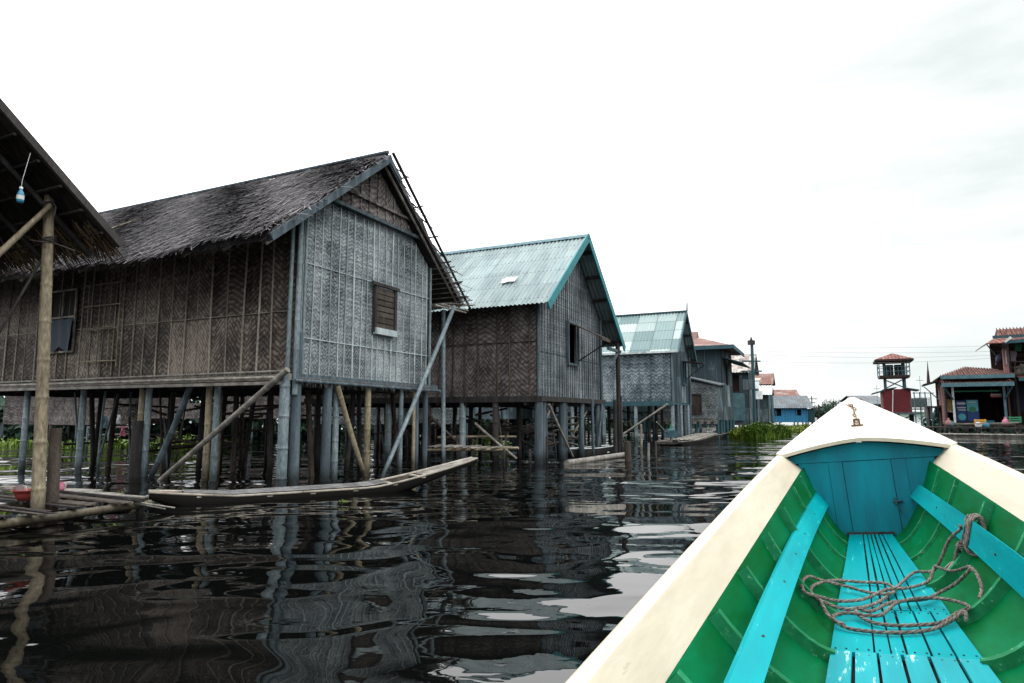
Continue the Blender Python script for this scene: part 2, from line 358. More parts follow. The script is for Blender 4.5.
M['cream'] = paint('cream', (.64, .59, .47), (.52, .465, .355), (.42, .37, .28), .3, .5, (1, .15, 1), 6, .0012, grain=0.28)
M['cream_white'] = paint('cream_white', (.76, .72, .64), (.66, .61, .52), (.6, .5, .4), .1, .4, (1, .4, 1), 4, .0012, grain=0.16)
M['boat_green'] = paint('boat_green', (.0, .165, .065), (.0, .085, .012), (.05, .26, .15), .14, .6, (1, .35, 1), 4, .0015, .04, grain=.3)
M['rib_green'] = paint('rib_green', (.02, .26, .12), (.008, .14, .05), (.22, .40, .28), .45, .6, (1, 1, 1), 9, .0015, .08, grain=.2)
M['boat_cyan'] = paint('boat_cyan', (.0, .34, .37), (.0, .25, .29), (.12, .46, .46), .35, .55, (1, .12, 1), 7, .0012, .04, grain=.3)
M['board_cyan'] = paint('board_cyan', (.008, .37, .41), (.004, .26, .31), (.34, .56, .55), .6, .55, (1, .12, 1), 7, .0016, .1, grain=.42)
M['bulk_teal'] = paint('bulk_teal', (.0, .25, .33), (.008, .15, .22), (.02, .09, .13), .25, .55, (1, 1, .2), 7, .0015, .2)
M['hull_outside'] = paint('hull_outside', (.10, .08, .06), (.03, .025, .02), None, 0, .6)
M['rope'] = stained('rope', (.045, .04, .038), (.14, .12, .105), (.27, .24, .21), 60, (1, 1, 1), .9, .003)
M['rope_frayed'] = stained('rope_frayed', (.2, .19, .17), (.35, .33, .3), (.5, .48, .44), 60, (1, 1, 1), .9)
M['leaf'] = stained('leaf', (.012, .04, .005), (.055, .125, .010), (.22, .32, .03), 6, (1, 1, 1), .6)
M['thatch_base'] = stained('thatch_base', (.010, .009, .010), (.028, .026, .028), (.07, .066, .068), 7, (1, 3, 1), .9, .01)
M['thatch_shade'] = thatch_mat('thatch_shade', [(.005, .004, .004), (.012, .010, .010), (.03, .025, .022), (.07, .055, .045)])  # near-black tones put the deep shade under the porch roof into the thatch
M['leaf_yellow'] = stained('leaf_yellow', (.03, .06, .006), (.14, .21, .02), (.36, .42, .08), 6, (1, 1, 1), .6)
M['leaf_mid'] = stained('leaf_mid', (.02, .05, .008), (.07, .13, .015), (.22, .32, .04), 2, (1, 1, 1), .6)
M['leaf_dark'] = stained('leaf_dark', (.008, .03, .02), (.02, .055, .035), (.04, .09, .05), 2, (1, 1, 1), .7)
M['bark'] = stained('bark', (.03, .025, .02), (.07, .06, .05), (.12, .1, .09), 5, (1, 1, .4), .9)

# ------------------------------------------------------------------ water
def water_mat():
    m, t, b = newmat('lake_water')
    b.inputs['Base Color'].default_value = (.0018, .0022, .0020, 1); b.inputs['Roughness'].default_value = .015
    b.inputs['IOR'].default_value = 1.34; b.inputs['Specular IOR Level'].default_value = .5
    v = mapping(t, (1, 1, 1))
    mp2 = t.nodes.new('ShaderNodeMapping'); mp2.inputs['Rotation'].default_value = (0, 0, R(-24)); mp2.inputs['Scale'].default_value = (.62, 1.0, 1)
    t.links.new(v, mp2.inputs[0]); V = mp2.outputs[0]
    a = noise(t, V, .50, 0, .4, .8); c = noise(t, V, 1.7, 1, .35, .7); d = noise(t, V, 7.5, 2, .5, .3)
    patch = ramp(t, noise(t, v, .16, 2), [(.42, (.35,)*3), (.62, (1, 1, 1))])
    h = math_(t, 'MULTIPLY', a, .13)
    h = math_(t, 'MULTIPLY_ADD', c, .042, h)
    h = math_(t, 'MULTIPLY_ADD', math_(t, 'MULTIPLY', d, patch), .0024, h)
    bump(t, b, h, 1.0); return m
wb = MB(); wb.face([(-600, -300, 0), (600, -300, 0), (600, 900, 0), (-600, 900, 0)])
tag(wb.build('water', water_mat()), kind='structure')
gb = MB(); gb.face([(-600, -300, -2.5), (600, -300, -2.5), (600, 900, -2.5), (-600, 900, -2.5)])
tag(gb.build('lake_bed', plain('mud', (.03, .03, .025), 1)), kind='structure')
# low far shore
sb_ = MB(); rows = []
for k, yy in enumerate((420, 424, 440, 470)):
    rows.append([(-560+i*14, yy, [0, .1, 2.2, 0][k]+([0, .0, 1, 0][k]*2.2*(.5+.5*math.sin(i*.7)+random.uniform(-.3, .5)))) for i in range(81)])
sb_.grid(rows); tag(sb_.build('far_shore', M['leaf_dark']), kind='structure')

# ------------------------------------------------------------------ stilt house builder
YAW = .44
def frame(cx, cy, yaw=YAW): return (cx, cy, 0), math.pi/2-yaw     # local x: along the gable away from us, local y: back along the house

def wall_strips(mb, W, z0, top, holes, y, th, m=0, axis='x', flip=1, extra=()):
    """vertical sheet in local plane y=const (axis x) or x=const (axis y) with rectangular holes"""
    xs = sorted(set([0, W]+[h[0] for h in holes]+[h[1] for h in holes]+list(extra)))
    def P(a, z): return (a, y, z) if axis == 'x' else (y, a, z)
    vec = (0, th, 0) if axis == 'x' else (th, 0, 0)
    for a, b in zip(xs[:-1], xs[1:]):
        hs = [h for h in holes if h[0] <= a+1e-6 and h[1] >= b-1e-6]
        segs = [(z0, z0, None, None)]
        if not hs:
            pts = [(a, z0), (b, z0), (b, top(b)), (a, top(a))]
            mb.slab([P(*p) for p in pts], vec, m, uv=pts)
        else:
            h = hs[0]
            for pts in ([(a, z0), (b, z0), (b, h[2]), (a, h[2])], [(a, h[3]), (b, h[3]), (b, top(b)), (a, top(a))]):
                mb.slab([P(*p) for p in pts], vec, m, uv=pts)

def battens(mb, W, z0, top, step, y, axis, m=1, r=.016, skip=None, belts=(), jit=.03):
    a = step*.5
    while a < W-.05:
        b = a+random.uniform(-jit, jit); z1 = top(b)-.02; lo = z0+.0
        def P(q, z, o=0): return (q, y-o, z) if axis == 'x' else (y-o, q, z)
        rr = r*random.uniform(.7, 1.2)
        if not (skip and skip[0]-.03 < a < skip[1]+.03):
            mb.tube(P(a, lo, .012), P(b, z1, .012), rr, rr*.8, 5, m, 0, .012, False)
        else:
            mb.tube(P(a, lo, .012), P(a, skip[2]-.03, .012), rr, rr, 5, m, 0, 0, False); mb.tube(P(a, skip[3]+.03, .012), P(b, z1, .012), rr, rr, 5, m, 0, 0, False)
        a += step*random.uniform(.75, 1.25)
    for z in belts:
        def P(q, z, o=0): return (q, y-o, z) if axis == 'x' else (y-o, q, z)
        segs = [(0.03, W-.03)]
        if skip and skip[2] < z < skip[3]: segs = [(.03, skip[0]), (skip[1], W-.03)]
        for s0, s1 in segs: mb.tube(P(s0, z, .02), P(s1, z+.01, .02), .009, .009, 5, m, 0, .01, False)

def corrug(mb, x0, z0, x1, z1, y0, y1, period=.16, amp=.022, m=0, steps=3):
    """corrugated sheet: profile runs along y, from the ridge (x0,z0) to the eave (x1,z1)"""
    n = max(8, int((y1-y0)/period*6)); d = Vector((x1-x0, 0, z1-z0)); Ld = d.length
    nr = Vector((-d.z, 0, d.x)).normalized()
    if nr.z < 0: nr = -nr
    rows = []
    for k in range(steps+1):
        q = k/steps; rows.append([Vector((x0, y0+(y1-y0)*i/n, z0))+d*q+nr*(amp*math.sin(2*math.pi*(y0+(y1-y0)*i/n)/period)) for i in range(n+1)])
    mb.grid(rows, m, True, False, uvf=lambda a, b: (y0+(y1-y0)*b/n, Ld*a/steps))

def stilts(root, pts, zt, mat, r=.065, node=.42, name='stilt', zb=-1.5, jit=.05):
    for x, y in pts:
        mb = MB(); mb.tube((x+random.uniform(-jit, jit), y+random.uniform(-jit, jit), zb), (x, y, zt), r*random.uniform(.85, 1.15), r*.9, 9, 0, node, .02)
        mb.build(name, mat, root)

# ================================================================== house 1 (thatched)
loc, rz = frame(-3.479, 10.204, .437)
H1 = empty('thatched_house', loc, rz, 'big thatched stilt house of brown woven bamboo with a pale grey gable wall', 'house')
W, ZF, ZW, ZR, SL, LEN = 3.93, 1.72, 4.27, 6.0, .80, 10.2
rf = lambda x: ZR-SL*abs(x-W/2)
gt = lambda x: rf(x)-.13
mb = MB(); mb.box((W/2, LEN/2, ZF-.05), (W+.05, LEN+.05, .07), 0)
for k in range(16): mb.bar((-.08, .15+k*.66, ZF-.13), (W+.1, .15+k*.66, ZF-.13), .07, .07)
mb.build('floor_platform', M['wood_dark'], H1)
# gable wall (towards the canal)
mb = MB(); wall_strips(mb, W, ZF, gt, [], 0, .05, 0, extra=[W/2])
battens(mb, W, ZF, lambda x: min(gt(x), 4.80), .20, 0, 'x', 1, .017, (1.92, 2.68, 2.62, 3.62), (2.35, 3.6))
mb.build('gable_wall', [M['weave_grey'], M['batten']], H1)
# long wall
mb = MB(); wall_strips(mb, LEN, ZF, lambda a: gt(0)+.02, [], 0, .05, 0, 'y')
battens(mb, LEN, ZF, lambda a: gt(0), .33, 0, 'y', 1, .019, None, (2.78, ), .05)
mb.build('side_wall', [M['weave_brown'], M['batten_tan']], H1)
mb = MB(); wall_strips(mb, LEN, ZF, lambda a: gt(0), [], W-.05, .05, 0, 'y'); wall_strips(mb, W, ZF, gt, [], LEN, .05, 0, extra=[W/2])
mb.build('back_wall', M['weave_brown'], H1)
# lower sill beams of the long wall (split bamboo skirt) and of the gable
mb = MB()
mb.bar((-.10, -.03, ZF-.02), (-.10, LEN, ZF-.02), .05, .10); mb.bar((-.17, .05, ZF-.12), (-.17, LEN, ZF-.10), .16, .05)
mb.tube((-.14, .0, ZF+.07), (-.13, LEN, ZF+.05), .022, .022, 6, 0, .5)
mb.tube((-.2, .2, ZF-.03), (-.21, LEN, ZF-.01), .028, .025, 6, 0, .5)
mb.build('floor_beam', M['wood_pale'], H1)
mb = MB(); mb.bar((-.05, -.07, ZF-.01), (W+.25, -.07, ZF-.03), .06, .09, 0); mb.tube((-.1, -.12, ZF-.08), (W+.35, -.1, ZF-.1), .03, .03, 6, 0, .4)
for i in range(300):
    x = random.uniform(0, W); l = random.uniform(.04, .2); z = ZF-.02; d = random.uniform(-.05, .05)
    mb.face([(x, -.11, z), (x+.014, -.11, z), (x+.010+d, -.10-random.uniform(0, .06), z-l)], 1)
mb.build('gable_skirt', [M['wood_blue'], M['fringe']], H1)
# corner trims
for x, y, r, z0_, z1_ in ((-.03, -.06, .045, ZF-.3, gt(0)), (-.09, .05, .035, ZF-.2, gt(0)-.1), (.12, -.05, .025, ZF, gt(.12)), (W, -.04, .03, ZF, gt(W))):
    mb = MB(); mb.tube((x, y, z0_), (x, y, z1_), r, r*.9, 8, 0, .5); mb.build('corner_pole', M['bamboo_blue'], H1)
# pediment above the wall
mb = MB(); pz = 4.82
xa = W/2-(rf(W/2)-.15-pz)/SL; xb = W-xa
mb.slab([(xa, -.06, pz), (xb, -.06, pz), (W/2, -.06, rf(W/2)-.15)], (0, .03, 0), 0, [(xa, pz), (xb, pz), (W/2, ZR)])
for k in range(9):
    x = xa+.25+k*(xb-xa-.5)/8; mb.bar((x, -.075, pz), (x, -.075, rf(x)-.17), .03, .02, 0, (0, 1, 0))
mb.bar((xa-.1, -.10, pz), (xb+.12, -.10, pz), .05, .06, 1); mb.bar((xa+.2, -.10, pz+.3), (xb-.2, -.10, pz+.3), .04, .05, 0)
mb.build('pediment', [M['weave_house2'], M['wood_blue']], H1)
# shutter window
wz0, wz1, wx0, wx1 = 2.66, 3.56, 1.97, 2.60
mb = MB()
mb.bar((wx0, -.06, wz0), (wx0, -.06, wz1), .06, .05, 0, (0, 1, 0)); mb.bar((wx1, -.06, wz0), (wx1, -.06, wz1), .06, .05, 0, (0, 1, 0))
mb.bar((wx0-.12, -.075, wz1+.02), (wx1+.1, -.075, wz1+.02), .06, .06); 
win = mb.build('window', M['wood_dark'], H1)
mb = MB(); mb.bar((wx0-.02, -.085, wz0+.02), (wx1+.02, -.085, wz0+.02), .08, .12); mb.build('sill', M['batten'], win)
mb = MB()
for k in range(7):
    z = wz0+.13+k*.112; mb.bar((wx0+.03, -.05, z), (wx1-.03, -.05, z), .025, .095, 0, jit=.006)
mb.build('shutter', M['wood_brown'], win)
# window on the long wall with a cloth hung in it
mb = MB(); a0, a1, b0, b1 = 5.72, 6.55, 2.35, 3.6
for p, q in (((a0, b0), (a0, b1)), ((a1, b0), (a1, b1)), ((a0, b0), (a1, b0)), ((a0, b1), (a1, b1)), (((a0+a1)/2, b0), ((a0+a1)/2, b1)), ((a0, 3.05), (a1, 3.05))):
    mb.bar((-.05, p[0], p[1]), (-.05, q[0], q[1]), .035, .03, 0, (1, 0, 0))
mb.box((-.022, (a0+a1)/2, (b0+b1)/2), (.02, a1-a0, b1-b0), 1)
mb.build('window', [M['wood_pale'], M['dark_inside']], H1)
mb = MB(); rows = []
for k in range(9):
    z = 3.0-k*.075
    rows.append([(-.10-.02*math.sin(i*1.3+k*.3)-.004*k, 5.7+i*.062+.01*math.sin(k), z-(.05*math.sin(i*.9) if k > 6 else 0)) for i in range(13)])
mb.grid(rows, 0); oc = mb.build('cloth', M['cloth_blue']); oc.parent = None
oc.matrix_world = Matrix.Translation(loc) @ Matrix.Rotation(rz, 4, 'Z')
tag(oc, 'faded blue grey cloth hung over the dark window of the big thatched house', 'cloth')
# lighter bamboo lattice repair beside it
mb = MB()
for yy in (4.35, 4.62, 4.95, 5.3): mb.tube((-.05, yy, 2.0), (-.05, yy+.02, 3.7), .014, .012, 6, 0, .3)
for zz in (2.12, 2.74, 3.2, 3.62): mb.tube((-.07, 4.3, zz), (-.07, 5.4, zz+.01), .012, .012, 6, 0, .2)
mb.build('lattice', M['bamboo_tan'], H1)
# roof: thick slab plus thousands of straws
OG, OE, OE2 = .28, .86, 1.0
def thatch_roof(root, xe0, xe1, y0, y1, ZRf, rff, mats, n_main, n_fringe, both=True):
    mb = MB()
    for xe, side in ((xe0, -1), (xe1, 1)):
        rows = []; ns = 12; ny = int((y1-y0)/.25)
        for k in range(ns+1):
            x = W/2+(xe-W/2)*k/ns
            rows.append([(x, y0+(y1-y0)*i/ny, rff(x)+.10+random.uniform(-.035, .04)+.03*math.sin(k*1.5)-.05*math.sin(1.1*(y0+(y1-y0)*i/ny)+k*.4)*k/ns) for i in range(ny+1)])
        mb.grid(rows, 2)
        rows2 = [[(W/2+(xe-W/2)*k/ns, y0+(y1-y0)*i/ny, rff(W/2+(xe-W/2)*k/ns)-.04) for i in range(ny+1)] for k in (0, ns)]
        mb.grid(rows2, 1)
        mb.grid([rows[-1], rows2[-1]], 0); mb.grid([[r[0] for r in rows], [(r[0][0], r[0][1], rff(r[0][0])-.04) for r in rows]], 0)
        mb.grid([[r[-1] for r in rows], [(r[-1][0], r[-1][1], rff(r[-1][0])-.04) for r in rows]], 0)
        sd = Vector((side, 0, -SL)).normalized(); nn = Vector((side*SL, 0, 1)).normalized(); yv = Vector((0, 1, 0))
        cnt = n_main if side < 0 else n_main//6
        for i in range(cnt):
            k = random.random(); k = k if random.random() < .5 else round(k*8)/8+random.uniform(-.05, .05); y = random.uniform(y0+.02, y1-.02)
            k = min(max(k, 0), .97)
            x = W/2+(xe-W/2)*k; base = Vector((x, y, rff(x)+.115+.015*random.random()-.05*math.sin(1.1*y+k*4.8)*k))
            l = random.uniform(.18, .5); wd = random.uniform(.010, .026); yw = yv*random.gauss(0, .30 if random.random() < .8 else .8)
            tip = base+(sd+yw)*l+nn*random.uniform(-.02, .06)+nn*.03*math.sin(y*2.1+k*7)
            b0 = base-yv*wd; b1 = base+yv*wd
            mb.face([b0, b1, tip+yv*wd*.5, tip-yv*wd*.5], 0)
        for i in range(n_fringe if side < 0 else n_fringe//2):
            y = random.uniform(y0, y1); x = xe-side*random.uniform(0, .12); base = Vector((x, y, rff(x)+random.uniform(-.04, .09)-.04*math.sin(1.1*y+4.8)))
            l = random.uniform(.05, .20)*(1+.6*math.sin(y*3.3)*math.sin(y*.9)); wd = random.uniform(.006, .018)
            tip = base+(Vector((side, 0, -1.2)).normalized()+yv*random.gauss(0, .25))*l
            mb.face([base-yv*wd, base+yv*wd, tip], 0)
        for i in range(160):                                   # rake straws
            k = random.random(); x = W/2+(xe-W/2)*k; base = Vector((x, y0+.01, rff(x)+random.uniform(-.03, .1)))
            tip = base+Vector((side*.1*random.random(), -random.uniform(.02, .09), random.uniform(-.08, .02)))
            mb.face([base-Vector((.012, 0, 0)), base+Vector((.012, 0, 0)), tip], 0)
    return mb.build('roof', mats, root)
rf1 = rf
roof = thatch_roof(H1, -OE, W+OE2, -OG, LEN+.3, ZR, rf, [M['thatch'], M['wood_dark'], M['thatch_base']], 30000, 2600)
mb = MB(); mb.bar((W/2+.03, -OG-.05, ZR+.03), (-OE-.05, -OG-.05, rf(-OE)-.01), .045, .12, 0, jit=.01); mb.bar((W/2-.02, -OG-.09, ZR-.06), (W/2+.32, -OG-.09, ZR-.33), .03, .1, 0)
mb.build('rake_board', M['wood_blue'], roof)
mb = MB(); mb.tube((W/2+.02, -OG-.10, ZR+.12), (W+OE2+.12, -OG-.14, rf(W+OE2)-.10), .032, .026, 7, 0, .4)
for k in (.12, .3, .5, .68, .84, .95):
    x = W/2+(W/2+OE2)*k; mb.tube((x, -OG-.24, rf(x)+.02), (x+.02, .3, rf(x)+.0), .016, .014, 6)
mb.build('rake_pole', M['wood_dark'], roof)
mb = MB(); mb.tube((W/2-.05, -OG-.04, ZR+.12), (W/2-.03, LEN+.3, ZR+.10), .04, .035, 7, 0, .5); mb.tube((W/2+.07, -OG-.02, ZR+.09), (W/2+.1, LEN+.3, ZR+.09), .03, .03, 7, 0, .5)
for k in range(9): mb.tube((W/2-.25, .4+k*1.2, ZR-.04), (W/2+.08, .43+k*1.2, ZR+.20), .012, .01, 5)
mb.build('ridge_pole', M['wood_blue'], roof)
# loose stick and slipped tile on the roof slope
mb = MB(); mb.path([(-.3+.28*i, 5.9-.10*i-.06*i*i*.3, rf(-.3+.28*i)+.17+.03*math.sin(i)) for i in range(5)], .013, 5); mb.build('loose_cane', M['bamboo_tan'], roof)
# rafters and laths under the far eave
mb = MB()
for k in range(12):
    y = -.2+k*.9
    mb.tube((W/2, y, ZR-.10), (W+OE2+.05, y+.02, rf(W+OE2)-.09), .03, .025, 6); mb.tube((W/2, y, ZR-.10), (-OE, y+.02, rf(-OE)-.09), .03, .025, 6)
for k in range(9):
    x = W+.1+k*.11; mb.tube((x, -OG-.16-random.uniform(0, .2), rf(x)-.05), (x, 2.5, rf(x)-.06), .014, .014, 5)
mb.build('rafter', M['wood_pale'], roof)
# under-eave bracket with a few laths at the far corner
mb = MB()
for z, x0, x1 in ((3.48, W+.05, W+OE2+.15), (3.42, W-.2, W+OE2+.05)): mb.tube((x0, -.3, z), (x1, -.34, z+.02), .022, .02, 6)
for k in range(6): mb.tube((W+.12+k*.14, -.5, 3.5+.02*k), (W+.12+k*.15, .7, 3.52), .014, .012, 5)
mb.build('eave_bracket', M['wood_pale'], H1)
# stilts: front corner pair, gable row, long-wall row, inner rows
mb = MB(); mb.tube((-.13, .05, -1.5), (-.13, .05, ZF+.02), .085, .08, 10, 0, .45); mb.build('stilt', M['bamboo_blue'], H1)
mb = MB(); mb.tube((.06, -.02, -1.5), (.04, -.02, ZF+.7), .09, .075, 10, 0, 0); mb.build('stilt', M['wood_blue'], H1)
for x, r, mt in ((.80, .085, 'wood_blue'), (1.02, .06, 'bamboo_blue'), (1.9, .065, 'bamboo_tan'), (2.97, .05, 'bamboo_blue'), (3.42, .04, 'bamboo_tan'), (3.52, .05, 'wood_blue'), (3.86, .06, 'wood_blue')):
    mb = MB(); mb.tube((x, .0, -1.5), (x, .0, ZF-.10), r, r*.9, 10, 0, .4 if 'bamboo' in mt else 0, .01); mb.build('stilt', M[mt], H1)
for y, o in ((1.66, 0), (1.86, 1), (3.40, 0), (3.58, 1), (5.3, 0), (7.15, 0), (8.9, 0)):
    mb = MB(); mb.tube((-.02, y, -1.5), (-.02, y, ZF-.10), .062, .055, 9, 0, .42, .01); mb.build('stilt', M['bamboo_tan' if o else 'bamboo_blue'], H1)
mb = MB(); mb.tube((-.12, 3.52, -1.5), (-.12, 3.5, 1.0), .10, .10, 8); mb.build('stilt', M['wood_dark'], H1)
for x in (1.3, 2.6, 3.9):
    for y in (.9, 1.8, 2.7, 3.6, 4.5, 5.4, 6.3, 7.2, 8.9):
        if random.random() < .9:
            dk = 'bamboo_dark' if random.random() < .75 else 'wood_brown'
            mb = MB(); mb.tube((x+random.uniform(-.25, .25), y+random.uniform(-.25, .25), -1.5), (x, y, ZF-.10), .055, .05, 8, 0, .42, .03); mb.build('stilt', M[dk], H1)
mb = MB()
for i in range(26):
    x = random.uniform(.4, W); y = random.uniform(.3, 9); a = random.choice((0, 1)); z = random.choice((.35, .5, .75, 1.1, 1.35))+random.uniform(-.06, .06); l = random.uniform(.8, 2.2)
    p = Vector((x, y, z)); q = p+Vector((l if a else random.uniform(-.2, .2), random.uniform(-.2, .2) if a else l, random.uniform(-.25, .25)))
    q.x = min(q.x, W); mb.tube(p, q, .03, .025, 6)
mb.build('cross_rail', M['wood_brown'], H1)
for i in range(16):
    x = random.uniform(.3, W-.2); y = random.uniform(.4, 7.5); mb = MB(); mb.tube((x, y, -1.2), (x+random.uniform(-.35, .35), y+random.uniform(-.6, .6), ZF-.15-random.choice((0, 0, .5))), .024, .02, 6, 0, .4, .06); mb.build('prop_cane', M[random.choice(('bamboo_tan', 'bamboo_blue', 'wood_brown'))], H1)
# braces of the house
for p, q, r, mt in (((-.26, -.12, 1.80), (-.24, 3.12, -.3), .050, 'wood_pale'), ((-.05, 2.3, 1.6), (-.10, 3.25, -.2), .055, 'wood_blue'),
                    ((.92, -.1, 1.6), (1.72, -.12, .0), .05, 'bamboo_tan'), ((4.45, -.34, 3.5), (1.86, -.30, -.2), .048, 'bamboo_blue')):
    mb = MB(); mb.tube(p, q, r, r*.85, 9, 0, .5, .03); mb.build('brace', M[mt], H1)
mb = MB(); mb.tube((4.86, .1, -1.5), (4.72, .1, 3.5), .055, .045, 9, 0, .5, .02); mb.build('eave_post', M['bamboo_blue'], H1)

# ================================================================== house 2 (teal corrugated roof)
loc, rz = frame(.605, 14.843, .444)
H2 = empty('teal_roofed_house', loc, rz, 'stilt house with pale teal corrugated roof, turquoise rake boards and open gable window', 'house')
W, ZF, ZW, ZR, SL, LEN = 4.7, 1.53, 3.87, 5.90, .80, 7.0
rf = lambda x: ZR-SL*abs(x-W/2)
gt = lambda x: rf(x)-.07
mb = MB(); mb.box((W/2, LEN/2, ZF-.05), (W+.05, LEN+.05, .08)); mb.bar((-.06, -.05, ZF-.06), (-.06, LEN, ZF-.06), .06, .14); mb.bar((-.05, -.08, ZF-.05), (W+.15, -.08, ZF-.05), .06, .12)
for k in range(9): mb.bar((-.05, .3+k*.8, ZF-.15), (W+.05, .3+k*.8, ZF-.15), .08, .1)
mb.build('floor_platform', M['wood_dark'], H2)
hole = (1.90, 2.62, 2.45, 3.50)
mb = MB(); wall_strips(mb, W, ZF, gt, [hole], 0, .05, 0, extra=[W/2])
battens(mb, W, ZF, gt, .17, 0, 'x', 1, .013, hole, (2.6,), .02)
mb.build('gable_wall', [M['plank_grey'], M['wood_blue']], H2)
mb = MB(); wall_strips(mb, LEN, ZF, lambda a: gt(0)+.03, [], 0, .05, 0, 'y'); battens(mb, LEN, ZF, lambda a: gt(0), .42, 0, 'y', 1, .022, None, (2.82,), .03)
mb.build('side_wall', [M['weave_house2'], M['wood_brown']], H2)
mb = MB(); wall_strips(mb, LEN, ZF, lambda a: gt(W), [], W-.05, .05, 0, 'y'); wall_strips(mb, W, ZF, gt, [], LEN, .05, 0, extra=[W/2]); mb.build('back_wall', M['weave_house2'], H2)
mb = MB()
for a, b in (((1.87, 2.42), (1.87, 3.53)), ((2.65, 2.42), (2.65, 3.53)), ((1.84, 2.42), (2.68, 2.42)), ((1.84, 3.53), (2.68, 3.53))): mb.bar((a[0], -.06, a[1]), (b[0], -.06, b[1]), .06, .05, 0, (0, 1, 0))
win = mb.build('window', M['wood_blue'], H2)
mb = MB(); mb.slab([(1.9, -.08, 3.48), (2.62, -.08, 3.48), (2.66, -.95, 3.05), (1.94, -.95, 3.05)], (0, .0, .03)); mb.bar((1.92, -.93, 3.03), (2.68, -.93, 3.03), .04, .05); mb.build('awning_shutter', M['wood_brown'], win)
mb = MB(); mb.tube((2.62, -.08, 2.55), (2.66, -.9, 3.04), .018, .018, 6); mb.build('shutter_prop', M['wood_dark'], win)
for x in (-.04, W):
    mb = MB(); mb.tube((x, -.04, ZF), (x, -.04, gt(x)-.02), .04, .04, 8, 0, .5); mb.build('corner_pole', M['wood_blue'], H2)
OG, OE, OE2 = .46, .50, 1.0
mb = MB(); corrug(mb, W/2, ZR, -OE, rf(-OE), -OG, LEN+.3, .11, .016); corrug(mb, W/2, ZR, W+OE2, rf(W+OE2), -OG, LEN+.3, .11, .016)
roof = mb.build('roof', M['zinc_teal'], H2)
mb = MB(); rows = []
for k, (dx, dz) in enumerate(((-.16, -.10), (-.08, -.02), (0, .035), (.08, -.02), (.16, -.10))):
    rows.append([(W/2+dx, -OG-.02+i*.11, ZR+dz+.01+(.012 if (i % 2 and k in (0, 4)) else 0)) for i in range(int((LEN+.8)/.11))])
mb.grid(rows, 0, True); mb.build('ridge_cap', M['fascia'], roof)
for xe in (-OE-.04, W+OE2+.04):
    sx = -1 if xe < 0 else 1
    mb = MB(); mb.bar((W/2-sx*.03, -OG-.03, ZR-.03), (xe, -OG-.03, rf(xe)-.05), .035, .20); mb.build('rake_board', M['teal_trim'], roof)
mb = MB()
for k in range(5):
    x = W/2+.4+k*.68; mb.bar((x, -OG+.02, rf(x)-.07), (x, 3, rf(x)-.07), .06, .08)
    x = W/2-.4-k*.55; mb.bar((x, -OG+.02, rf(x)-.07), (x, LEN, rf(x)-.07), .06, .08)
for k in range(7): mb.bar((W/2, .6+k, ZR-.12), (W+OE2, .6+k, rf(W+OE2)-.12), .06, .08)
mb.build('purlin', M['wood_dark'], roof)
mb = MB(); x = .15; rows = [[(x+.05*i+.2, .75+.1*j+.03*random.random(), rf(x+.05*i+.2)+.05+.04*random.random()) for j in range(5)] for i in range(5)]
mb.grid(rows, 0, True); o = mb.build('plastic_sheet', M['cloth_white']); o.matrix_world = Matrix.Translation(loc) @ Matrix.Rotation(rz, 4, 'Z')
tag(o, 'crumpled pale plastic scrap lying on the teal corrugated roof slope', 'plastic scrap')
mb = MB(); mb.tube((W+.75, -.35, -1.5), (W+.72, -.35, 3.35), .08, .07, 9); mb.build('eave_post', M['wood_dark'], H2)
mb = MB(); mb.bar((W-.3, -.35, 3.05), (W+1.0, -.35, 3.05), .07, .09); mb.bar((W-.1, -.36, 2.5), (W+.7, -.36, 3.0), .05, .06); mb.build('eave_bracket', M['wood_blue'], H2)
for x, r in ((.08, .12), (.30, .09), (.45, .06), (1.55, .11), (1.75, .07), (3.05, .09), (4.35, .08), (4.6, .06)):
    mb = MB(); mb.tube((x, .02, -1.5), (x+random.uniform(-.05, .05), .0, ZF-.1), r, r*.85, 8, 0, 0, .03); mb.build('stilt', M['wood_blue'], H2)
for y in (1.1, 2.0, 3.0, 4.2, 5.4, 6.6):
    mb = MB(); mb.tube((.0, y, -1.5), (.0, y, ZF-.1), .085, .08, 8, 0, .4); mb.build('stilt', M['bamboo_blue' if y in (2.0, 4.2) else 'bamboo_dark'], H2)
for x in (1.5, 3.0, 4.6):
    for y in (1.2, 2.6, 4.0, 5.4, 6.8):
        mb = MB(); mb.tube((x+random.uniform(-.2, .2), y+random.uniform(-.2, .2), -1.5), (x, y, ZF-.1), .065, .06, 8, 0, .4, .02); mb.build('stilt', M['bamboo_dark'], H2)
mb = MB()
for i in range(20):
    x = random.uniform(.3, W-1); y = random.uniform(.2, 5.5); z = random.choice((.3, .45, .8, 1.1)); a = random.random() < .5; l = random.uniform(1, 2.2)
    mb.tube((x, y, z), (min(x+(l if a else .1), W), y+(.1 if a else l), z+random.uniform(-.3, .3)), .032, .028, 6)
mb.build('cross_rail', M['wood_brown'], H2)
for i in range(12):
    x = random.uniform(.2, W-.2); y = random.uniform(.3, 5); mb = MB(); mb.tube((x, y, -1.2), (x+random.uniform(-.4, .4), y+random.uniform(-.6, .6), ZF-.15-random.choice((0, 0, .5))), .028, .022, 6, 0, .4, .06); mb.build('prop_cane', M[random.choice(('bamboo_tan', 'bamboo_blue', 'wood_pale'))], H2)
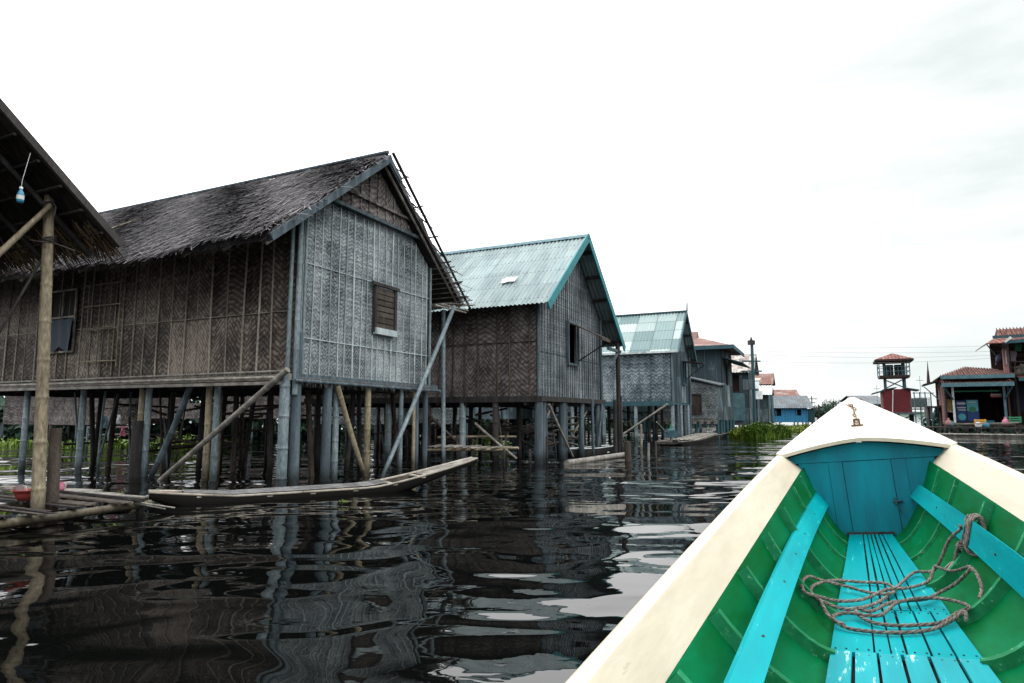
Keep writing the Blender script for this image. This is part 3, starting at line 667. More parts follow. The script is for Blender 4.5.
for p, q, mt in (((.35, -.12, 1.35), (1.9, -.14, .05), 'wood_pale'), ((1.15, .1, 1.4), (.6, .1, .9), 'wood_pale'), ((4.55, -.1, 1.4), (3.9, -.1, -.2), 'wood_blue'), ((4.0, .2, 1.2), (3.0, .25, .6), 'wood_pale'), ((-.1, 1.6, .9), (-.1, .5, .1), 'wood_pale'), ((-.1, 2.9, 1.1), (-.1, 1.9, .3), 'wood_brown')):
    mb = MB(); mb.tube(p, q, .035, .03, 7, 0, 0, .02); mb.build('brace', M[mt], H2)

# ================================================================== house 3 (patchwork zinc roof)
loc, rz = frame(6.641, 26.623, .45)
H3 = empty('patchwork_roofed_house', loc, rz, 'grey blue woven stilt house under a patchwork of teal and silver zinc sheets', 'house')
W, ZF, ZR, SL, LEN = 3.8, 1.64, 5.68, .95, 6.5
rf = lambda x: ZR-SL*abs(x-W/2)
gt = lambda x: rf(x)-.07
mb = MB(); mb.box((W/2, LEN/2, ZF-.06), (W+.05, LEN+.05, .09)); mb.bar((-.06, -.05, ZF-.06), (-.06, LEN, ZF-.06), .07, .2)
mb.build('floor_platform', M['teal_dark'], H3)
hole = (2.05, 2.75, 2.5, 3.45)
mb = MB(); wall_strips(mb, W, ZF, gt, [hole], 0, .05, 0, extra=[W/2]); battens(mb, W, ZF, gt, .3, 0, 'x', 1, .015, hole, (), .02); mb.build('gable_wall', [M['boards_blue'], M['wood_blue']], H3)
mb = MB(); wall_strips(mb, LEN, ZF, lambda a: gt(0)+.03, [], 0, .05, 0, 'y'); battens(mb, LEN, ZF, lambda a: gt(0), .6, 0, 'y', 1, .012); mb.build('side_wall', [M['weave_big'], M['wood_blue']], H3)
mb = MB(); wall_strips(mb, LEN, ZF, lambda a: gt(W), [], W-.05, .05, 0, 'y'); wall_strips(mb, W, ZF, gt, [], LEN, .05, 0, extra=[W/2]); mb.build('back_wall', M['weave_big'], H3)
mb = MB()
for a, b in (((2.02, 2.47), (2.02, 3.48)), ((2.78, 2.47), (2.78, 3.48)), ((2.0, 2.47), (2.8, 2.47)), ((2.0, 3.48), (2.8, 3.48))): mb.bar((a[0], -.06, a[1]), (b[0], -.06, b[1]), .07, .06, 0, (0, 1, 0))
win = mb.build('window', M['teal_dark'], H3)
mb = MB(); mb.slab([(2.0, -.08, 3.46), (2.8, -.08, 3.46), (2.8, -.95, 3.35), (2.0, -.95, 3.35)], (0, 0, .04)); mb.tube((2.7, -.08, 2.7), (2.7, -.9, 3.33), .02, .02, 6); mb.build('awning_shutter', M['wood_dark'], win)
for x in (-.05, W):
    mb = MB(); mb.tube((x, -.05, ZF-.1), (x, -.05, gt(x)-.02), .05, .05, 8); mb.build('corner_pole', M['wood_blue'], H3)
mb = MB(); corrug(mb, W/2, ZR, -.14, rf(-.14), -.32, LEN+.3, .14, .02); corrug(mb, W/2, ZR, W+.62, rf(W+.62), -.32, LEN+.3, .14, .02)
roof = mb.build('roof', M['zinc_panels'], H3)
mb = MB(); mb.bar((W/2, -.35, ZR+.02), (W/2, LEN+.3, ZR+.02), .16, .06)
mb.bar((W/2, -.35, ZR-.02), (W+.64, -.35, rf(W+.64)-.04), .04, .16); mb.bar((W/2, -.35, ZR-.02), (-.16, -.35, rf(-.16)-.04), .04, .12)
mb.build('rake_board', M['teal_dark'], roof)
mb = MB(); mb.bar((-.17, -.35, rf(-.14)-.02), (-.17, LEN+.3, rf(-.14)-.02), .03, .08); mb.build('gutter', M['white_sheet'], roof)
mb = MB(); mb.tube((W/2, -.36, ZR), (W/2, -.38, ZR+.4), .035, .02, 7); mb.build('finial', M['teal_dark'], roof)
mb = MB()
for k in range(4): x = W/2+.4+k*.55; mb.bar((x, -.3, rf(x)-.08), (x, LEN, rf(x)-.08), .06, .08)
mb.build('purlin', M['wood_dark'], roof)
for x, y, mt in ((0, 0, 'bamboo_blue'), (1.0, 0, 'wood_blue'), (1.7, 0, 'bamboo_blue'), (2.6, 0, 'wood_blue'), (3.3, 0, 'bamboo_blue'), (3.8, 0, 'wood_blue'), (0, 1.55, 'bamboo_blue'), (0, 2.95, 'bamboo_blue'), (0, 4.4, 'bamboo_blue'), (0, 6, 'bamboo_blue')):
    mb = MB(); mb.tube((x, y, -1.5), (x, y, ZF-.1), .085, .075, 8, 0, .4); mb.build('stilt', M[mt], H3)
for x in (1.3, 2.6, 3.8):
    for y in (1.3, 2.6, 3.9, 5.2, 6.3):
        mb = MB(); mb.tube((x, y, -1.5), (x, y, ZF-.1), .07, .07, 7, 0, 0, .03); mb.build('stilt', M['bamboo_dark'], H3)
mb = MB()
for i in range(18):
    x = random.uniform(.2, W-1.2); y = random.uniform(.2, 4.5); z = random.choice((.3, .5, .9, 1.2)); a = random.random() < .4; l = random.uniform(.8, 2)
    mb.tube((x, y, z), (min(x+(l if a else .1), W), y+(.1 if a else l), z+random.uniform(-.2, .2)), .035, .03, 6)
mb.build('cross_rail', M['wood_brown'], H3)
mb = MB(); mb.tube((-.2, .15, 1.55), (-.2, 2.95, -.3), .045, .04, 7); mb.build('brace', M['wood_pale'], H3)

# ================================================================== house 4 (hipped roof with lower annex)
loc, rz = frame(10.85, 33.0, .44)
H4 = empty('hip_roofed_house', loc, rz, 'two storey blue grey board house with rusty hipped roof and a lower woven bamboo annex', 'house')
W, LEN = 4.4, 6.0
def hip(mb, x0, x1, y0, y1, ze, zr, inset, m=0):
    cx = (x0+x1)/2; A = Vector((x0, y0, ze)); B = Vector((x1, y0, ze)); D = Vector((x1, y1, ze)); E_ = Vector((x0, y1, ze)); r0 = Vector((cx, y0+inset, zr)); r1 = Vector((cx, y1-inset, zr))
    for q in ([A, B, r0], [B, D, r1, r0], [D, E_, r1], [E_, A, r0, r1]):
        b = q[0]; u = (q[1]-b).normalized(); nrm = (q[1]-b).cross(q[2]-b).normalized(); v = nrm.cross(u)
        mb.slab(q, (0, 0, -.04), m, [((p-b).dot(u), (p-b).dot(v)) for p in q])
def ribs_on(mb, x, y0, y1, fz, step, m=0):
    y = y0
    while y < y1: y += step
mb = MB(); wall_strips(mb, W, .9, lambda a: 4.5, [(1.5, 2.3, 2.7, 3.8)], 0, .06, 0); mb.build('canal_wall', M['boards_blue'], H4)
mb = MB(); wall_strips(mb, LEN, .9, lambda a: 4.5, [], 0, .06, 0, 'y'); battens(mb, LEN, .9, lambda a: 4.5, .5, 0, 'y', 1, .02); mb.build('side_wall', [M['boards_blue'], M['wood_blue']], H4)
mb = MB(); wall_strips(mb, LEN, .9, lambda a: 4.5, [], W-.06, .06, 0, 'y'); wall_strips(mb, W, .9, lambda a: 4.5, [], LEN, .06, 0); mb.box((W/2, LEN/2, .86), (W, LEN, .08)); mb.build('back_wall', M['boards_blue'], H4)
mb = MB(); mb.box((1.9, .12, 3.25), (.9, .04, 1.2)); mb.build('window', M['dark_inside'], H4)
mb = MB(); hip(mb, -.5, W+.6, -.6, LEN+.5, 4.62, 5.45, 2.2); roof = mb.build('roof', M['rusty_sheet'], H4)
mb = MB(); mb.bar((-.52, -.62, 4.56), (-.52, LEN+.5, 4.56), .05, .2); mb.bar((-.52, -.64, 4.56), (W+.62, -.64, 4.56), .05, .2); mb.build('fascia_board', M['teal_dark'], roof)
mb = MB(); mb.slab([(W/2-.6, 1.5, 5.2), (W/2+.6, 1.5, 5.2), (W/2, 1.5, 5.75)], (0, 2.5, 0)); mb.build('roof_gablet', M['rusty_sheet'], roof)
mb = MB(); mb.slab([(.3, -.05, 4.05), (W+.3, -.05, 4.05), (W+.3, -1.0, 3.75), (.3, -1.0, 3.75)], (0, 0, .05)); mb.build('pent_roof', M['teal_dark'], H4)
for x, y in ((0, 0), (1.5, 0), (3, 0), (4.3, 0), (0, 2), (0, 4), (2, 2), (2, 4), (4, 3)):
    mb = MB(); mb.tube((x, y+.05, -1.5), (x, y+.05, .85), .1, .1, 7); mb.build('stilt', M['teal_dark'], H4)
# annex in front
ax0, ax1, ay0, ay1 = -2.3, -.12, -.1, 3.0
mb = MB(); tz = lambda a: 2.55+.22*(a+.1)
wall_strips(mb, 3.1, .92, lambda a: 2.5+min(a, 2)*.30, [], ax0, .06, 0, 'y'); mb.build('annex_wall', M['weave_annex'], H4)
mb = MB(); mb.slab([(ax0+.06, 0, .92), (-.12, 0, .92), (-.12, 0, 2.5), (ax0+.06, 0, 2.5)], (0, .05, 0), 0, [(0, 0), (2, 0), (2, 1.6), (0, 1.6)]); mb.box((-1.2, 1.5, .9), (2.2, 3.1, .06)); mb.build('annex_wall', M['boards_blue'], H4)
mb = MB(); mb.slab([(ax0-.15, -.15, 2.5), (-.1, -.15, 2.65), (-.1, 2, 3.15), (ax0-.15, 2, 3.1)], (0, 0, .05)); mb.slab([(ax0-.15, 2.01, 3.1), (-.1, 2.01, 3.15), (-.1, 3.3, 2.9), (ax0-.15, 3.3, 2.85)], (0, 0, .05)); mb.build('annex_roof', M['grey_sheet'], H4)
mb = MB()
for p, q in (((.75, 1.15), (.75, 2.1)), ((1.7, 1.15), (1.7, 2.1)), ((.75, 1.15), (1.7, 1.15)), ((.75, 2.1), (1.7, 2.1))): mb.bar((ax0-.04, p[0], p[1]), (ax0-.04, q[0], q[1]), .06, .05, 0, (1, 0, 0))
mb.box((ax0-.02, 1.22, 1.62), (.04, .9, .9), 1); mb.build('window', [M['wood_dark'], M['wood_brown']], H4)
for x, y in ((ax0, 0), (ax0, 1), (ax0, 2), (ax0, 3), (-1.2, 0), (-1.2, 2)):
    mb = MB(); mb.tube((x+.05, y+.02, -1.5), (x+.05, y+.02, .9), .08, .08, 7); mb.build('stilt', M['teal_dark'], H4)
mb = MB()
for k in range(9): mb.box((ax0-.05, .1+k*.33, .72), (.06, .16, .10))
mb.bar((ax0-.03, 0, .83), (ax0-.03, 3.1, .83), .05, .1); mb.build('floor_edge', M['wood_pale'], H4)

# ================================================================== house 5
p = at(750, 420, 40)
loc, rz = frame(p.x, 40, .44)
H5 = empty('tall_narrow_house', loc, rz, 'narrow weathered teal board house with mottled rusty tin roof beside a tall pole', 'house')
W, LEN, ZE, ZR = 3.4, 4.5, 3.75, 5.05; s5 = (ZR-ZE)/(W/2+.3); rf = lambda x: ZR-s5*abs(x-W/2)
mb = MB(); wall_strips(mb, W, .55, lambda a: rf(a)-.05, [], 0, .06, 0, extra=[W/2]); mb.build('gable_wall', M['boards_blue'], H5)
mb = MB(); wall_strips(mb, LEN, .55, lambda a: rf(0)-.02, [(.55, 1.35, 2.55, 3.6)], 0, .06, 0, 'y'); mb.box((.4, 1.0, 3.0), (.04, 1.6, 1.6), 1); mb.build('side_wall', [M['boards_blue'], M['maroon']], H5)
mb = MB(); mb.box((-.04, .6, 1.6), (.05, .7, 1.7)); mb.build('door', M['fascia'], H5)
mb = MB(); wall_strips(mb, LEN, .55, lambda a: rf(W)-.02, [], W-.06, .06, 0, 'y'); mb.box((W/2, LEN/2, .5), (W, LEN, .08)); mb.build('back_wall', M['boards_blue'], H5)
mb = MB(); corrug(mb, W/2, ZR, -.3, rf(-.3), -.4, LEN+.2, .2, .02); corrug(mb, W/2, ZR, W+.3, rf(W+.3), -.4, LEN+.2, .2, .02); mb.build('roof', M['patch_sheet'], H5)
for x, y in ((0, 0), (1.2, 0), (2.3, 0), (3.3, 0), (0, 1.5), (0, 3), (0, 4.4), (1.7, 2), (1.7, 4)):
    mb = MB(); mb.tube((x, y, -1.5), (x, y, .5), .09, .09, 7); mb.build('stilt', M['wood_blue'], H5)
# tall pole with fittings
p = at(754.5, 418, 38.2)
T = empty('utility_pole', (p.x, p.y, 0), 0, 'tall dark teal pole with a lamp box on top standing beside the narrow house', 'pole')
mb = MB(); mb.tube((0, 0, -1.5), (.03, 0, 5.4), .13, .09, 8); mb.build('shaft', M['teal_dark'], T)
mb = MB(); mb.box((.0, 0, 5.42), (.34, .3, .26)); mb.tube((0, 0, 5.5), (0, 0, 5.75), .1, .03, 7); mb.build('top_box', M['wood_dark'], T)
mb = MB(); mb.bar((-.7, 0, 3.7), (.55, 0, 3.7), .08, .08); mb.bar((-.6, 0, 4.3), (.5, 0, 4.3), .06, .08); mb.build('cross_arm', M['teal_dark'], T)
mb = MB(); mb.box((-.35, -.12, 2.9), (.5, .2, .6)); mb.build('meter_box', M['wood_blue'], T)

# ================================================================== house 6 and lean-to
p = at(769, 420, 48); loc, rz = frame(p.x, 48, .44)
H6 = empty('white_patched_house', loc, rz, 'small grey hut with whitish tin roof, left of the blue house', 'house')
W, LEN = 2.6, 4.0; rf = lambda x: 3.35-.45*abs(x-W/2)
mb = MB(); wall_strips(mb, W, .5, lambda a: rf(a)-.05, [], 0, .06, 0, extra=[W/2]); mb.build('gable_wall', M['boards_blue'], H6)
mb = MB(); wall_strips(mb, LEN, .5, lambda a: rf(0)-.02, [(.9, 1.6, 1.7, 2.5)], 0, .06, 0, 'y'); mb.box((.3, 1.2, 2), (.04, 1.3, 1.4), 1); mb.build('side_wall', [M['boards_blue'], M['dark_inside']], H6)
mb = MB(); corrug(mb, W/2, 3.35, -.35, rf(-.35), -.3, LEN, .2, .02); corrug(mb, W/2, 3.35, W+.3, rf(W+.3), -.3, LEN, .2, .02); mb.build('roof', M['white_sheet'], H6)
mb = MB(); wall_strips(mb, LEN, .5, lambda a: rf(W)-.02, [], W-.06, .06, 0, 'y'); mb.box((W/2, LEN/2, .45), (W, LEN, .08)); mb.build('back_wall', M['boards_blue'], H6)
for x, y in ((0, 0), (1.3, 0), (2.5, 0), (0, 1.5), (0, 3), (1.3, 2)):
    mb = MB(); mb.tube((x, y, -1.5), (x, y, .45), .09, .09, 7); mb.build('stilt', M['wood_blue'], H6)
p = at(770, 420, 51.5); loc, rz = frame(p.x+.2, 51.5, .44)
H7 = empty('red_roofed_shed', loc, rz, 'dark shed with a rust red tin roof rising behind the white roofed hut', 'shed')
W, LEN = 2.6, 2.6
mb = MB(); mb.box((W/2, LEN/2, 2.0), (W, LEN, 3.0)); mb.build('wall', M['teal_dark'], H7)
mb = MB(); corrug(mb, W/2, 4.5, -.3, 3.55, -.2, LEN, .2, .02); corrug(mb, W/2, 4.5, W+.3, 3.55, -.2, LEN, .2, .02); mb.face([(0, 0, 3.5), (W, 0, 3.5), (W/2, 0, 4.4)]); mb.build('roof', M['rusty_sheet'], H7)
# white awnings hung between pole and house 6
p = at(757, 400, 44); loc, rz = frame(p.x, 44, .44)
A1 = empty('lean_to_shed', loc, rz, 'grey board lean-to with two pale tin awnings behind the tall dark pole', 'shed')
mb = MB(); wall_strips(mb, 2.4, .4, lambda a: 3.3, [], 0, .06, 0, 'y'); wall_strips(mb, 2, .4, lambda a: 3.3, [], 0, .06, 0); mb.build('wall', M['boards_blue'], A1)
for z, y0, y1, d in ((3.4, -.2, .9, .5), (2.7, -.4, .6, .6), (2.1, .9, 1.8, .4)):
    mb = MB(); mb.slab([(-.05, y0, z), (-.05, y1, z), (-d, y1, z-.55), (-d, y0, z-.55)], (0, 0, .04), 0, [(0, 0), (1, 0), (1, .7), (0, .7)]); mb.build('awning', M['white_sheet'], A1)
mb = MB(); mb.slab([(-.1, -.2, 3.4), (2.2, -.2, 3.7), (2.2, 2.6, 3.7), (-.1, 2.6, 3.4)], (0, 0, .05)); mb.build('roof', M['patch_sheet'], A1)
for x, y in ((0, 0), (0, 1.2), (0, 2.3), (1.8, 0)):
    mb = MB(); mb.tube((x, y, -1.5), (x, y, .4), .08, .08, 7); mb.build('stilt', M['wood_dark'], A1)

# ================================================================== blue house
p = at(808, 421, 60); loc, rz = frame(p.x, 60, .20)
H8 = empty('blue_house', loc, rz, 'bright blue walled house with dark grey roof at the end of the left bank', 'house')
W, LEN = 4.0, 3.75; 
mb = MB(); wall_strips(mb, LEN, .5, lambda a: 1.95, [(.55, 1.05, 1.05, 1.6), (2.3, 2.9, 1.0, 1.65)], 0, .06, 0, 'y'); mb.box((.35, LEN/2, 1.3), (.04, LEN-.4, 1.2), 1)
mb.build('wall', [M['blue_wall'], M['dark_inside']], H8)
mb = MB(); wall_strips(mb, W, .5, lambda a: 1.95+.8*(1-abs(a-W/2)/(W/2)), [], 0, .06, 0, extra=[W/2]); mb.box((W/2, LEN/2, .46), (W, LEN, .08)); mb.build('gable_wall', M['blue_wall'], H8)
for q in range(5):
    mb = MB(); mb.box((-.03, .05+q*.91, 1.2), (.05, .05, 1.45)); mb.build('trim', M['blue_bright'], H8)
mb = MB(); corrug(mb, W/2, 2.95, -.35, 1.75, -.5, LEN+.4, .2, .025); corrug(mb, W/2, 2.95, W+.35, 1.75, -.5, LEN+.4, .2, .025); mb.build('roof', M['grey_sheet'], H8)
for x, y in ((0, 0), (0, 1.2), (0, 2.5), (0, 3.7), (2, 0), (4, 0)):
    mb = MB(); mb.tube((x, y, -1.5), (x, y, .46), .07, .07, 7); mb.build('stilt', M['wood_blue'], H8)
p = at(797, 400, 66); loc, rz = frame(p.x, 66, .2)
H9 = empty('brown_roofed_house', loc, rz, 'house with low brown tin roof showing just above the blue house', 'house')
mb = MB(); mb.box((1.5, 1.2, 1.8), (3, 2.4, 2.6)); mb.build('wall', M['boards_blue'], H9)
mb = MB(); corrug(mb, 1.5, 3.75, -.3, 3.0, -.3, 2.7, .2, .02); corrug(mb, 1.5, 3.75, 3.3, 3.0, -.3, 2.7, .2, .02); mb.build('roof', M['rusty_sheet'], H9)
p = at(815, 420, 62); loc, rz = frame(p.x, 62, .3)
H10 = empty('teal_shed', loc, rz, 'small dark teal shed at the right end of the blue house', 'shed')
mb = MB(); mb.box((1, .4, 1.05), (2, .8, 1.3)); mb.build('wall', M['teal_dark'], H10)
mb = MB(); mb.slab([(-.2, -.2, 1.72), (2.2, -.2, 1.72), (2.2, 1.1, 1.95), (-.2, 1.1, 1.95)], (0, 0, .06)); mb.build('roof', M['teal_dark'], H10)
for x, y in ((0, 0), (0, .8), (2, 0)):
    mb = MB(); mb.tube((x, y, -1.5), (x, y, .42), .07, .07, 7); mb.build('stilt', M['wood_dark'], H10)
for i, (px, h, lab) in enumerate(((812.5, 3.2, 'thin power pole with a cross arm behind the blue house roof'), (819, 2.3, 'short far pole with cross arm right of the teal shed'))):
    p = at(px, 415, 72); T = empty('power_pole', (p.x, p.y, 0), 0, lab, 'pole', 'far power poles')
    mb = MB(); mb.tube((0, 0, -1), (0, 0, h), .08, .06, 6); mb.build('shaft', M['wood_dark'], T)
    mb = MB(); mb.bar((-.6, 0, h-.3), (.6, 0, h-.3), .08, .08); mb.bar((-.4, 0, h-.7), (.4, 0, h-.7), .07, .07); mb.build('cross_arm', M['wood_dark'], T)

# ================================================================== dark houses behind the first row (seen between stilts)
def back_house(x, y, yaw, W, L_, zf, zt, zr, wall, roofm, label):
    loc, rz = frame(x, y, yaw); Hh = empty('stilt_house', loc, rz, label, 'house', 'houses behind the front row')
    rfx = lambda a: zr-(zr-zt)/(W/2)*abs(a-W/2)
    mb = MB(); wall_strips(mb, W, zf, lambda a: rfx(a)-.05, [], 0, .05, 0, extra=[W/2]); wall_strips(mb, L_, zf, lambda a: zt, [(L_*.4, L_*.55, zf+.5, zf+1.2)], 0, .05, 0, 'y')
    wall_strips(mb, L_, zf, lambda a: zt, [], W-.05, .05, 0, 'y'); mb.box((W/2, L_/2, zf-.04), (W, L_, .08)); mb.build('wall', M[wall], Hh)
    mb = MB(); corrug(mb, W/2, zr, -.4, rfx(-.4), -.4, L_+.3, .3, .02); corrug(mb, W/2, zr, W+.4, rfx(W+.4), -.4, L_+.3, .3, .02); mb.build('roof', M[roofm], Hh)
    for a in range(4):
        for b in range(4):
            mb = MB(); mb.tube((W*a/3, L_*b/3, -1.5), (W*a/3, L_*b/3, zf-.05), .07, .07, 6); mb.build('stilt', M['bamboo_dark' if (a+b) % 3 else 'wood_blue'], Hh)
    return Hh
back_house(-9.5, 23.5, .44, 4.5, 6, 1.05, 2.6, 3.9, 'weave_house2', 'grey_sheet', 'brown woven house behind the big thatched house, glimpsed between its stilts')
back_house(-16.5, 24.5, .44, 4.0, 5, .8, 2.4, 3.6, 'weave_house2', 'grey_sheet', 'dark woven house far behind the left end of the thatched house')
back_house(-3.2, 21.5, .44, 3.4, 4.2, .85, 2.4, 3.5, 'weave_annex', 'grey_sheet', 'pale woven hut standing behind the gap right of the thatched house')
back_house(-.8, 27.5, .44, 4.2, 6, 1.0, 2.8, 4.0, 'boards_blue', 'grey_sheet', 'blue grey board house glimpsed between the stilts of the teal roofed house')
back_house(3.2, 34.5, .44, 4.2, 6, 1.0, 2.8, 4.0, 'boards_blue', 'grey_sheet', 'grey board house behind the patchwork roofed house')

rl = empty('drying_rail', tuple(at(88, 428, 20.0)), 0, 'thin bamboo drying rail seen through the stilts left of centre of the thatched house', 'rail')
a_ = at(88, 428, 20.0); b_ = at(131, 427, 20.0)-a_
mb = MB(); mb.tube((0, 0, 0), b_, .03, .03, 6); mb.build('upper_rail', M['wood_pale'], rl)
mb = MB(); mb.tube((0, 0, -.22), b_+Vector((0, 0, -.22)), .03, .03, 6); mb.build('lower_rail', M['wood_pale'], rl)
for q in (0, .5, 1): mb = MB(); mb.tube(b_*q+Vector((0, 0, -2.2)), b_*q+Vector((0, 0, .05)), .04, .04, 6); mb.build('post', M['bamboo_blue'], rl)
for px, py, w_, h_, mt, lab in ((104, 422, .22, .36, 'fascia', 'teal shirt hanging on the far drying rail'), (115, 419, .34, .26, 'white_sheet', 'pale blue cloth hanging beside the teal shirt'), (123, 431, .16, .30, 'cloth_pink', 'pink cloth at the right end of the far drying rail')):
    c = at(px, py, 19.9); mb = MB(); rows = [[(i/8*w_-w_/2+.02*math.sin(k), .03*math.sin(i*1.4+k*.5), h_/2-h_*k/6) for i in range(9)] for k in range(7)]
    mb.grid(rows); o = mb.build('hanging_cloth', M[mt]); o.location = c; tag(o, lab, 'laundry', 'laundry behind the thatched house')

# ================================================================== near hut on the left edge: thatched porch roof
loc, rz = frame(-4.50, 7.05, .44)
H0 = empty('thatched_hut', loc, rz, 'thatched porch roof of the nearest hut cutting in at the left edge of the frame', 'house')
# local x = 0 is the far eave; the ridge lies towards us (negative x)
W0 = 4.6; SL0 = .83; ZE0 = 3.03; rf0 = lambda x: ZE0+SL0*(-x) if x > -W0/2 else ZE0+SL0*(W0+x)
L0 = 6.0
mb = MB()
for x0, x1 in ((0, -W0/2), (-W0, -W0/2)):
    mb.grid([[(x0, j*.5, rf0(x0)+.14+random.uniform(-.02, .02)) for j in range(13)], [(x1, j*.5, rf0(x1)+.14) for j in range(13)]], 0)
    mb.grid([[(x0, j*.5, rf0(x0)) for j in range(13)], [(x1, j*.5, rf0(x1)) for j in range(13)]], 0)
    mb.face([(x0, 0, rf0(x0)), (x1, 0, rf0(x1)), (x1, 0, rf0(x1)+.14), (x0, 0, rf0(x0)+.14)], 0)
    mb.face([(x0, 0, rf0(x0)), (x0, 6, rf0(x0)), (x0, 6, rf0(x0)+.14), (x0, 0, rf0(x0)+.14)], 0)
for i in range(5000):
    k = random.random(); y = random.uniform(0, 6); x = -W0/2*k; b = Vector((x, y, rf0(x)-.004)); l = random.uniform(.1, .35)
    t_ = b+Vector((.74*l, random.gauss(0, .2)*l, -.67*l-random.uniform(0, .03))); wd = random.uniform(.006, .014)
    mb.face([b-Vector((0, wd, 0)), b+Vector((0, wd, 0)), t_], 0)
roof0 = mb.build('roof', [M['thatch_shade']], H0)
mb = MB()
for i in range(1500):
    y = abs(random.gauss(0, 1)) % 1 * 5.6+.05; x = random.uniform(-.28, .02); b = Vector((x, y, rf0(x)+random.uniform(-.06, .06))); l = random.uniform(.08, .26)
    t_ = b+(Vector((.62, random.gauss(0, .35)-.1, -.8)))*l; wd = random.uniform(.006, .017)
    mb.face([b-Vector((0, wd, 0)), b+Vector((0, wd, 0)), t_+Vector((0, wd*.5, 0)), t_-Vector((0, wd*.5, 0))], 0)
mb.build('thatch_fringe', [M['thatch_straw']], roof0)
mb = MB(); mb.bar((.06, -.05, rf0(0)-.02), (-W0/2, -.05, rf0(-W0/2)+.06), .05, .075, 0); mb.tube((.05, .02, rf0(0)-.02), (-W0/2, .02, rf0(-W0/2)+.1), .03, .03, 7, 0, .5); mb.build('rake_board', M['bamboo_dark'], roof0)
mb = MB()
for k in range(10): x = -.15-k*.23; mb.tube((x, -.03, rf0(x)-.05), (x, L0, rf0(x)-.05), .016, .016, 6)
for k in range(7): mb.tube((.0, .4+k*.85, rf0(0)-.10), (-W0/2, .4+k*.85, rf0(-W0/2)-.1), .03, .03, 6)
mb.build('rafter', M['wood_dark'], roof0)
# walls and floor set well back under the roof
mb = MB(); wall_strips(mb, 4.2, 1.7, lambda a: 3.0, [], -.45, .05, 0, 'y')
o = mb.build('side_wall', M['weave_brown'], H0); o.location = (0, 2.6, 0)
mb = MB(); mb.slab([(-W0+.4, 2.6, 1.7), (-.5, 2.6, 1.7), (-.5, 2.6, 3.4), (-W0/2, 2.6, 4.95), (-W0+.4, 2.6, 3.4)], (0, .05, 0), 0, [(0, 0), (3.7, 0), (3.7, 1.7), (1.9, 3.2), (0, 1.7)]); mb.build('gable_wall', M['weave_brown'], H0)
mb = MB(); mb.box((-W0/2, 4.7, 1.66), (W0-.8, 4.2, .08)); mb.build('floor_platform', M['wood_dark'], H0)
stilts(H0, [(-.5, 2.7), (-.5, 4.5), (-.5, 6.5), (-2.4, 2.7), (-2.4, 4.5), (-4.1, 2.7)], 1.62, M['bamboo_dark'])
# the porch pole, its strut and lashings
def w2l(P):
    d = Vector(P)-Vector(loc); return Matrix.Rotation(-rz, 3, 'Z') @ d
pb = at(43, 508, 6.75); pt = at(49.5, 196, 6.75)
pb = Vector((pb.x, pb.y, -1.2)); 
mb = MB(); mb.tube(w2l(pb), w2l(pt), .068, .048, 14, 0, .46, .012); mb.build('porch_post', M['bamboo_tan'], H0)
q1 = at(51, 205, 6.68); q0 = at(-40, 290, 6.2)
mb = MB(); mb.tube(w2l(q0), w2l(q1), .032, .028, 9, 0, .4); mb.build('strut', M['bamboo_tan'], H0)
for py in (205, 240):
    mb = MB(); c = at(49, py, 6.75)
    for k in range(3):
        mb.path([w2l(c)+Vector((.062*math.cos(a), .062*math.sin(a), .012*k+.02*math.sin(a*1+k))) for a in [i*math.pi/6 for i in range(14)]], .008, 5)
    if py == 205: mb.path([w2l(at(52, 200, 6.68)), w2l(at(56, 207, 6.66)), w2l(at(54, 217, 6.66))], .007, 5); mb.build('lashing', M['bamboo_dark'], H0)
mb.path([w2l(at(53, 243, 6.68)), w2l(at(62, 246, 6.66)), w2l(at(75, 251, 6.7))], .008, 5); mb.path([w2l(at(50, 243, 6.68)), w2l(at(36, 241, 6.66)), w2l(at(30, 240, 6.7))], .008, 5)
mb.build('lashing', M['bamboo_dark'], H0)
p0_ = at(55, 515, 7.0); p1_ = at(56, 428, 7.0); p0_.z = -1.2
mb = MB(); mb.tube(w2l(p0_), w2l(p1_), .062, .058, 9); mb.build('stilt', M['wood_brown'], H0)
mb = MB(); mb.tube(w2l(at(46, 252, 6.9)), w2l(at(-8, 345, 6.9)), .014, .014, 6); mb.build('loose_stick', M['bamboo_dark'], H0)
# hanging bottle
bt = at(21, 190, 5.9)
B0 = empty('hanging_bottle', (bt.x, bt.y, bt.z-.02), 0, 'small bluish plastic bottle hanging on a string under the nearest thatched roof', 'bottle')
def lathe(mb, prof, seg=12, m=0, c=(0, 0, 0)):
    rows = [[(c[0]+r*math.cos(2*math.pi*j/seg), c[1]+r*math.sin(2*math.pi*j/seg), c[2]+z) for j in range(seg)] for r, z in prof]
    mb.grid(rows, m, True, True)
mb = MB(); lathe(mb, [(.001, -.105), (.026, -.103), (.030, -.09), (.030, -.03), (.026, -.01), (.012, .02), (.011, .035)]); mb.build('body', M['blue_plastic'], B0)
mb = MB(); lathe(mb, [(.031, -.075), (.0312, -.035)]); mb.build('label_band', M['cloth_white'], B0)
mb = MB(); lathe(mb, [(.014, .03), (.014, .05), (.001, .052)]); mb.build('cap', M['cloth_white'], B0)
mb = MB(); mb.path([(0, 0, .05), (.005, 0, .12), (.02, .01, .24), (.035, .03, .40)], .0025, 5); mb.build('string', M['cloth_white'], B0)

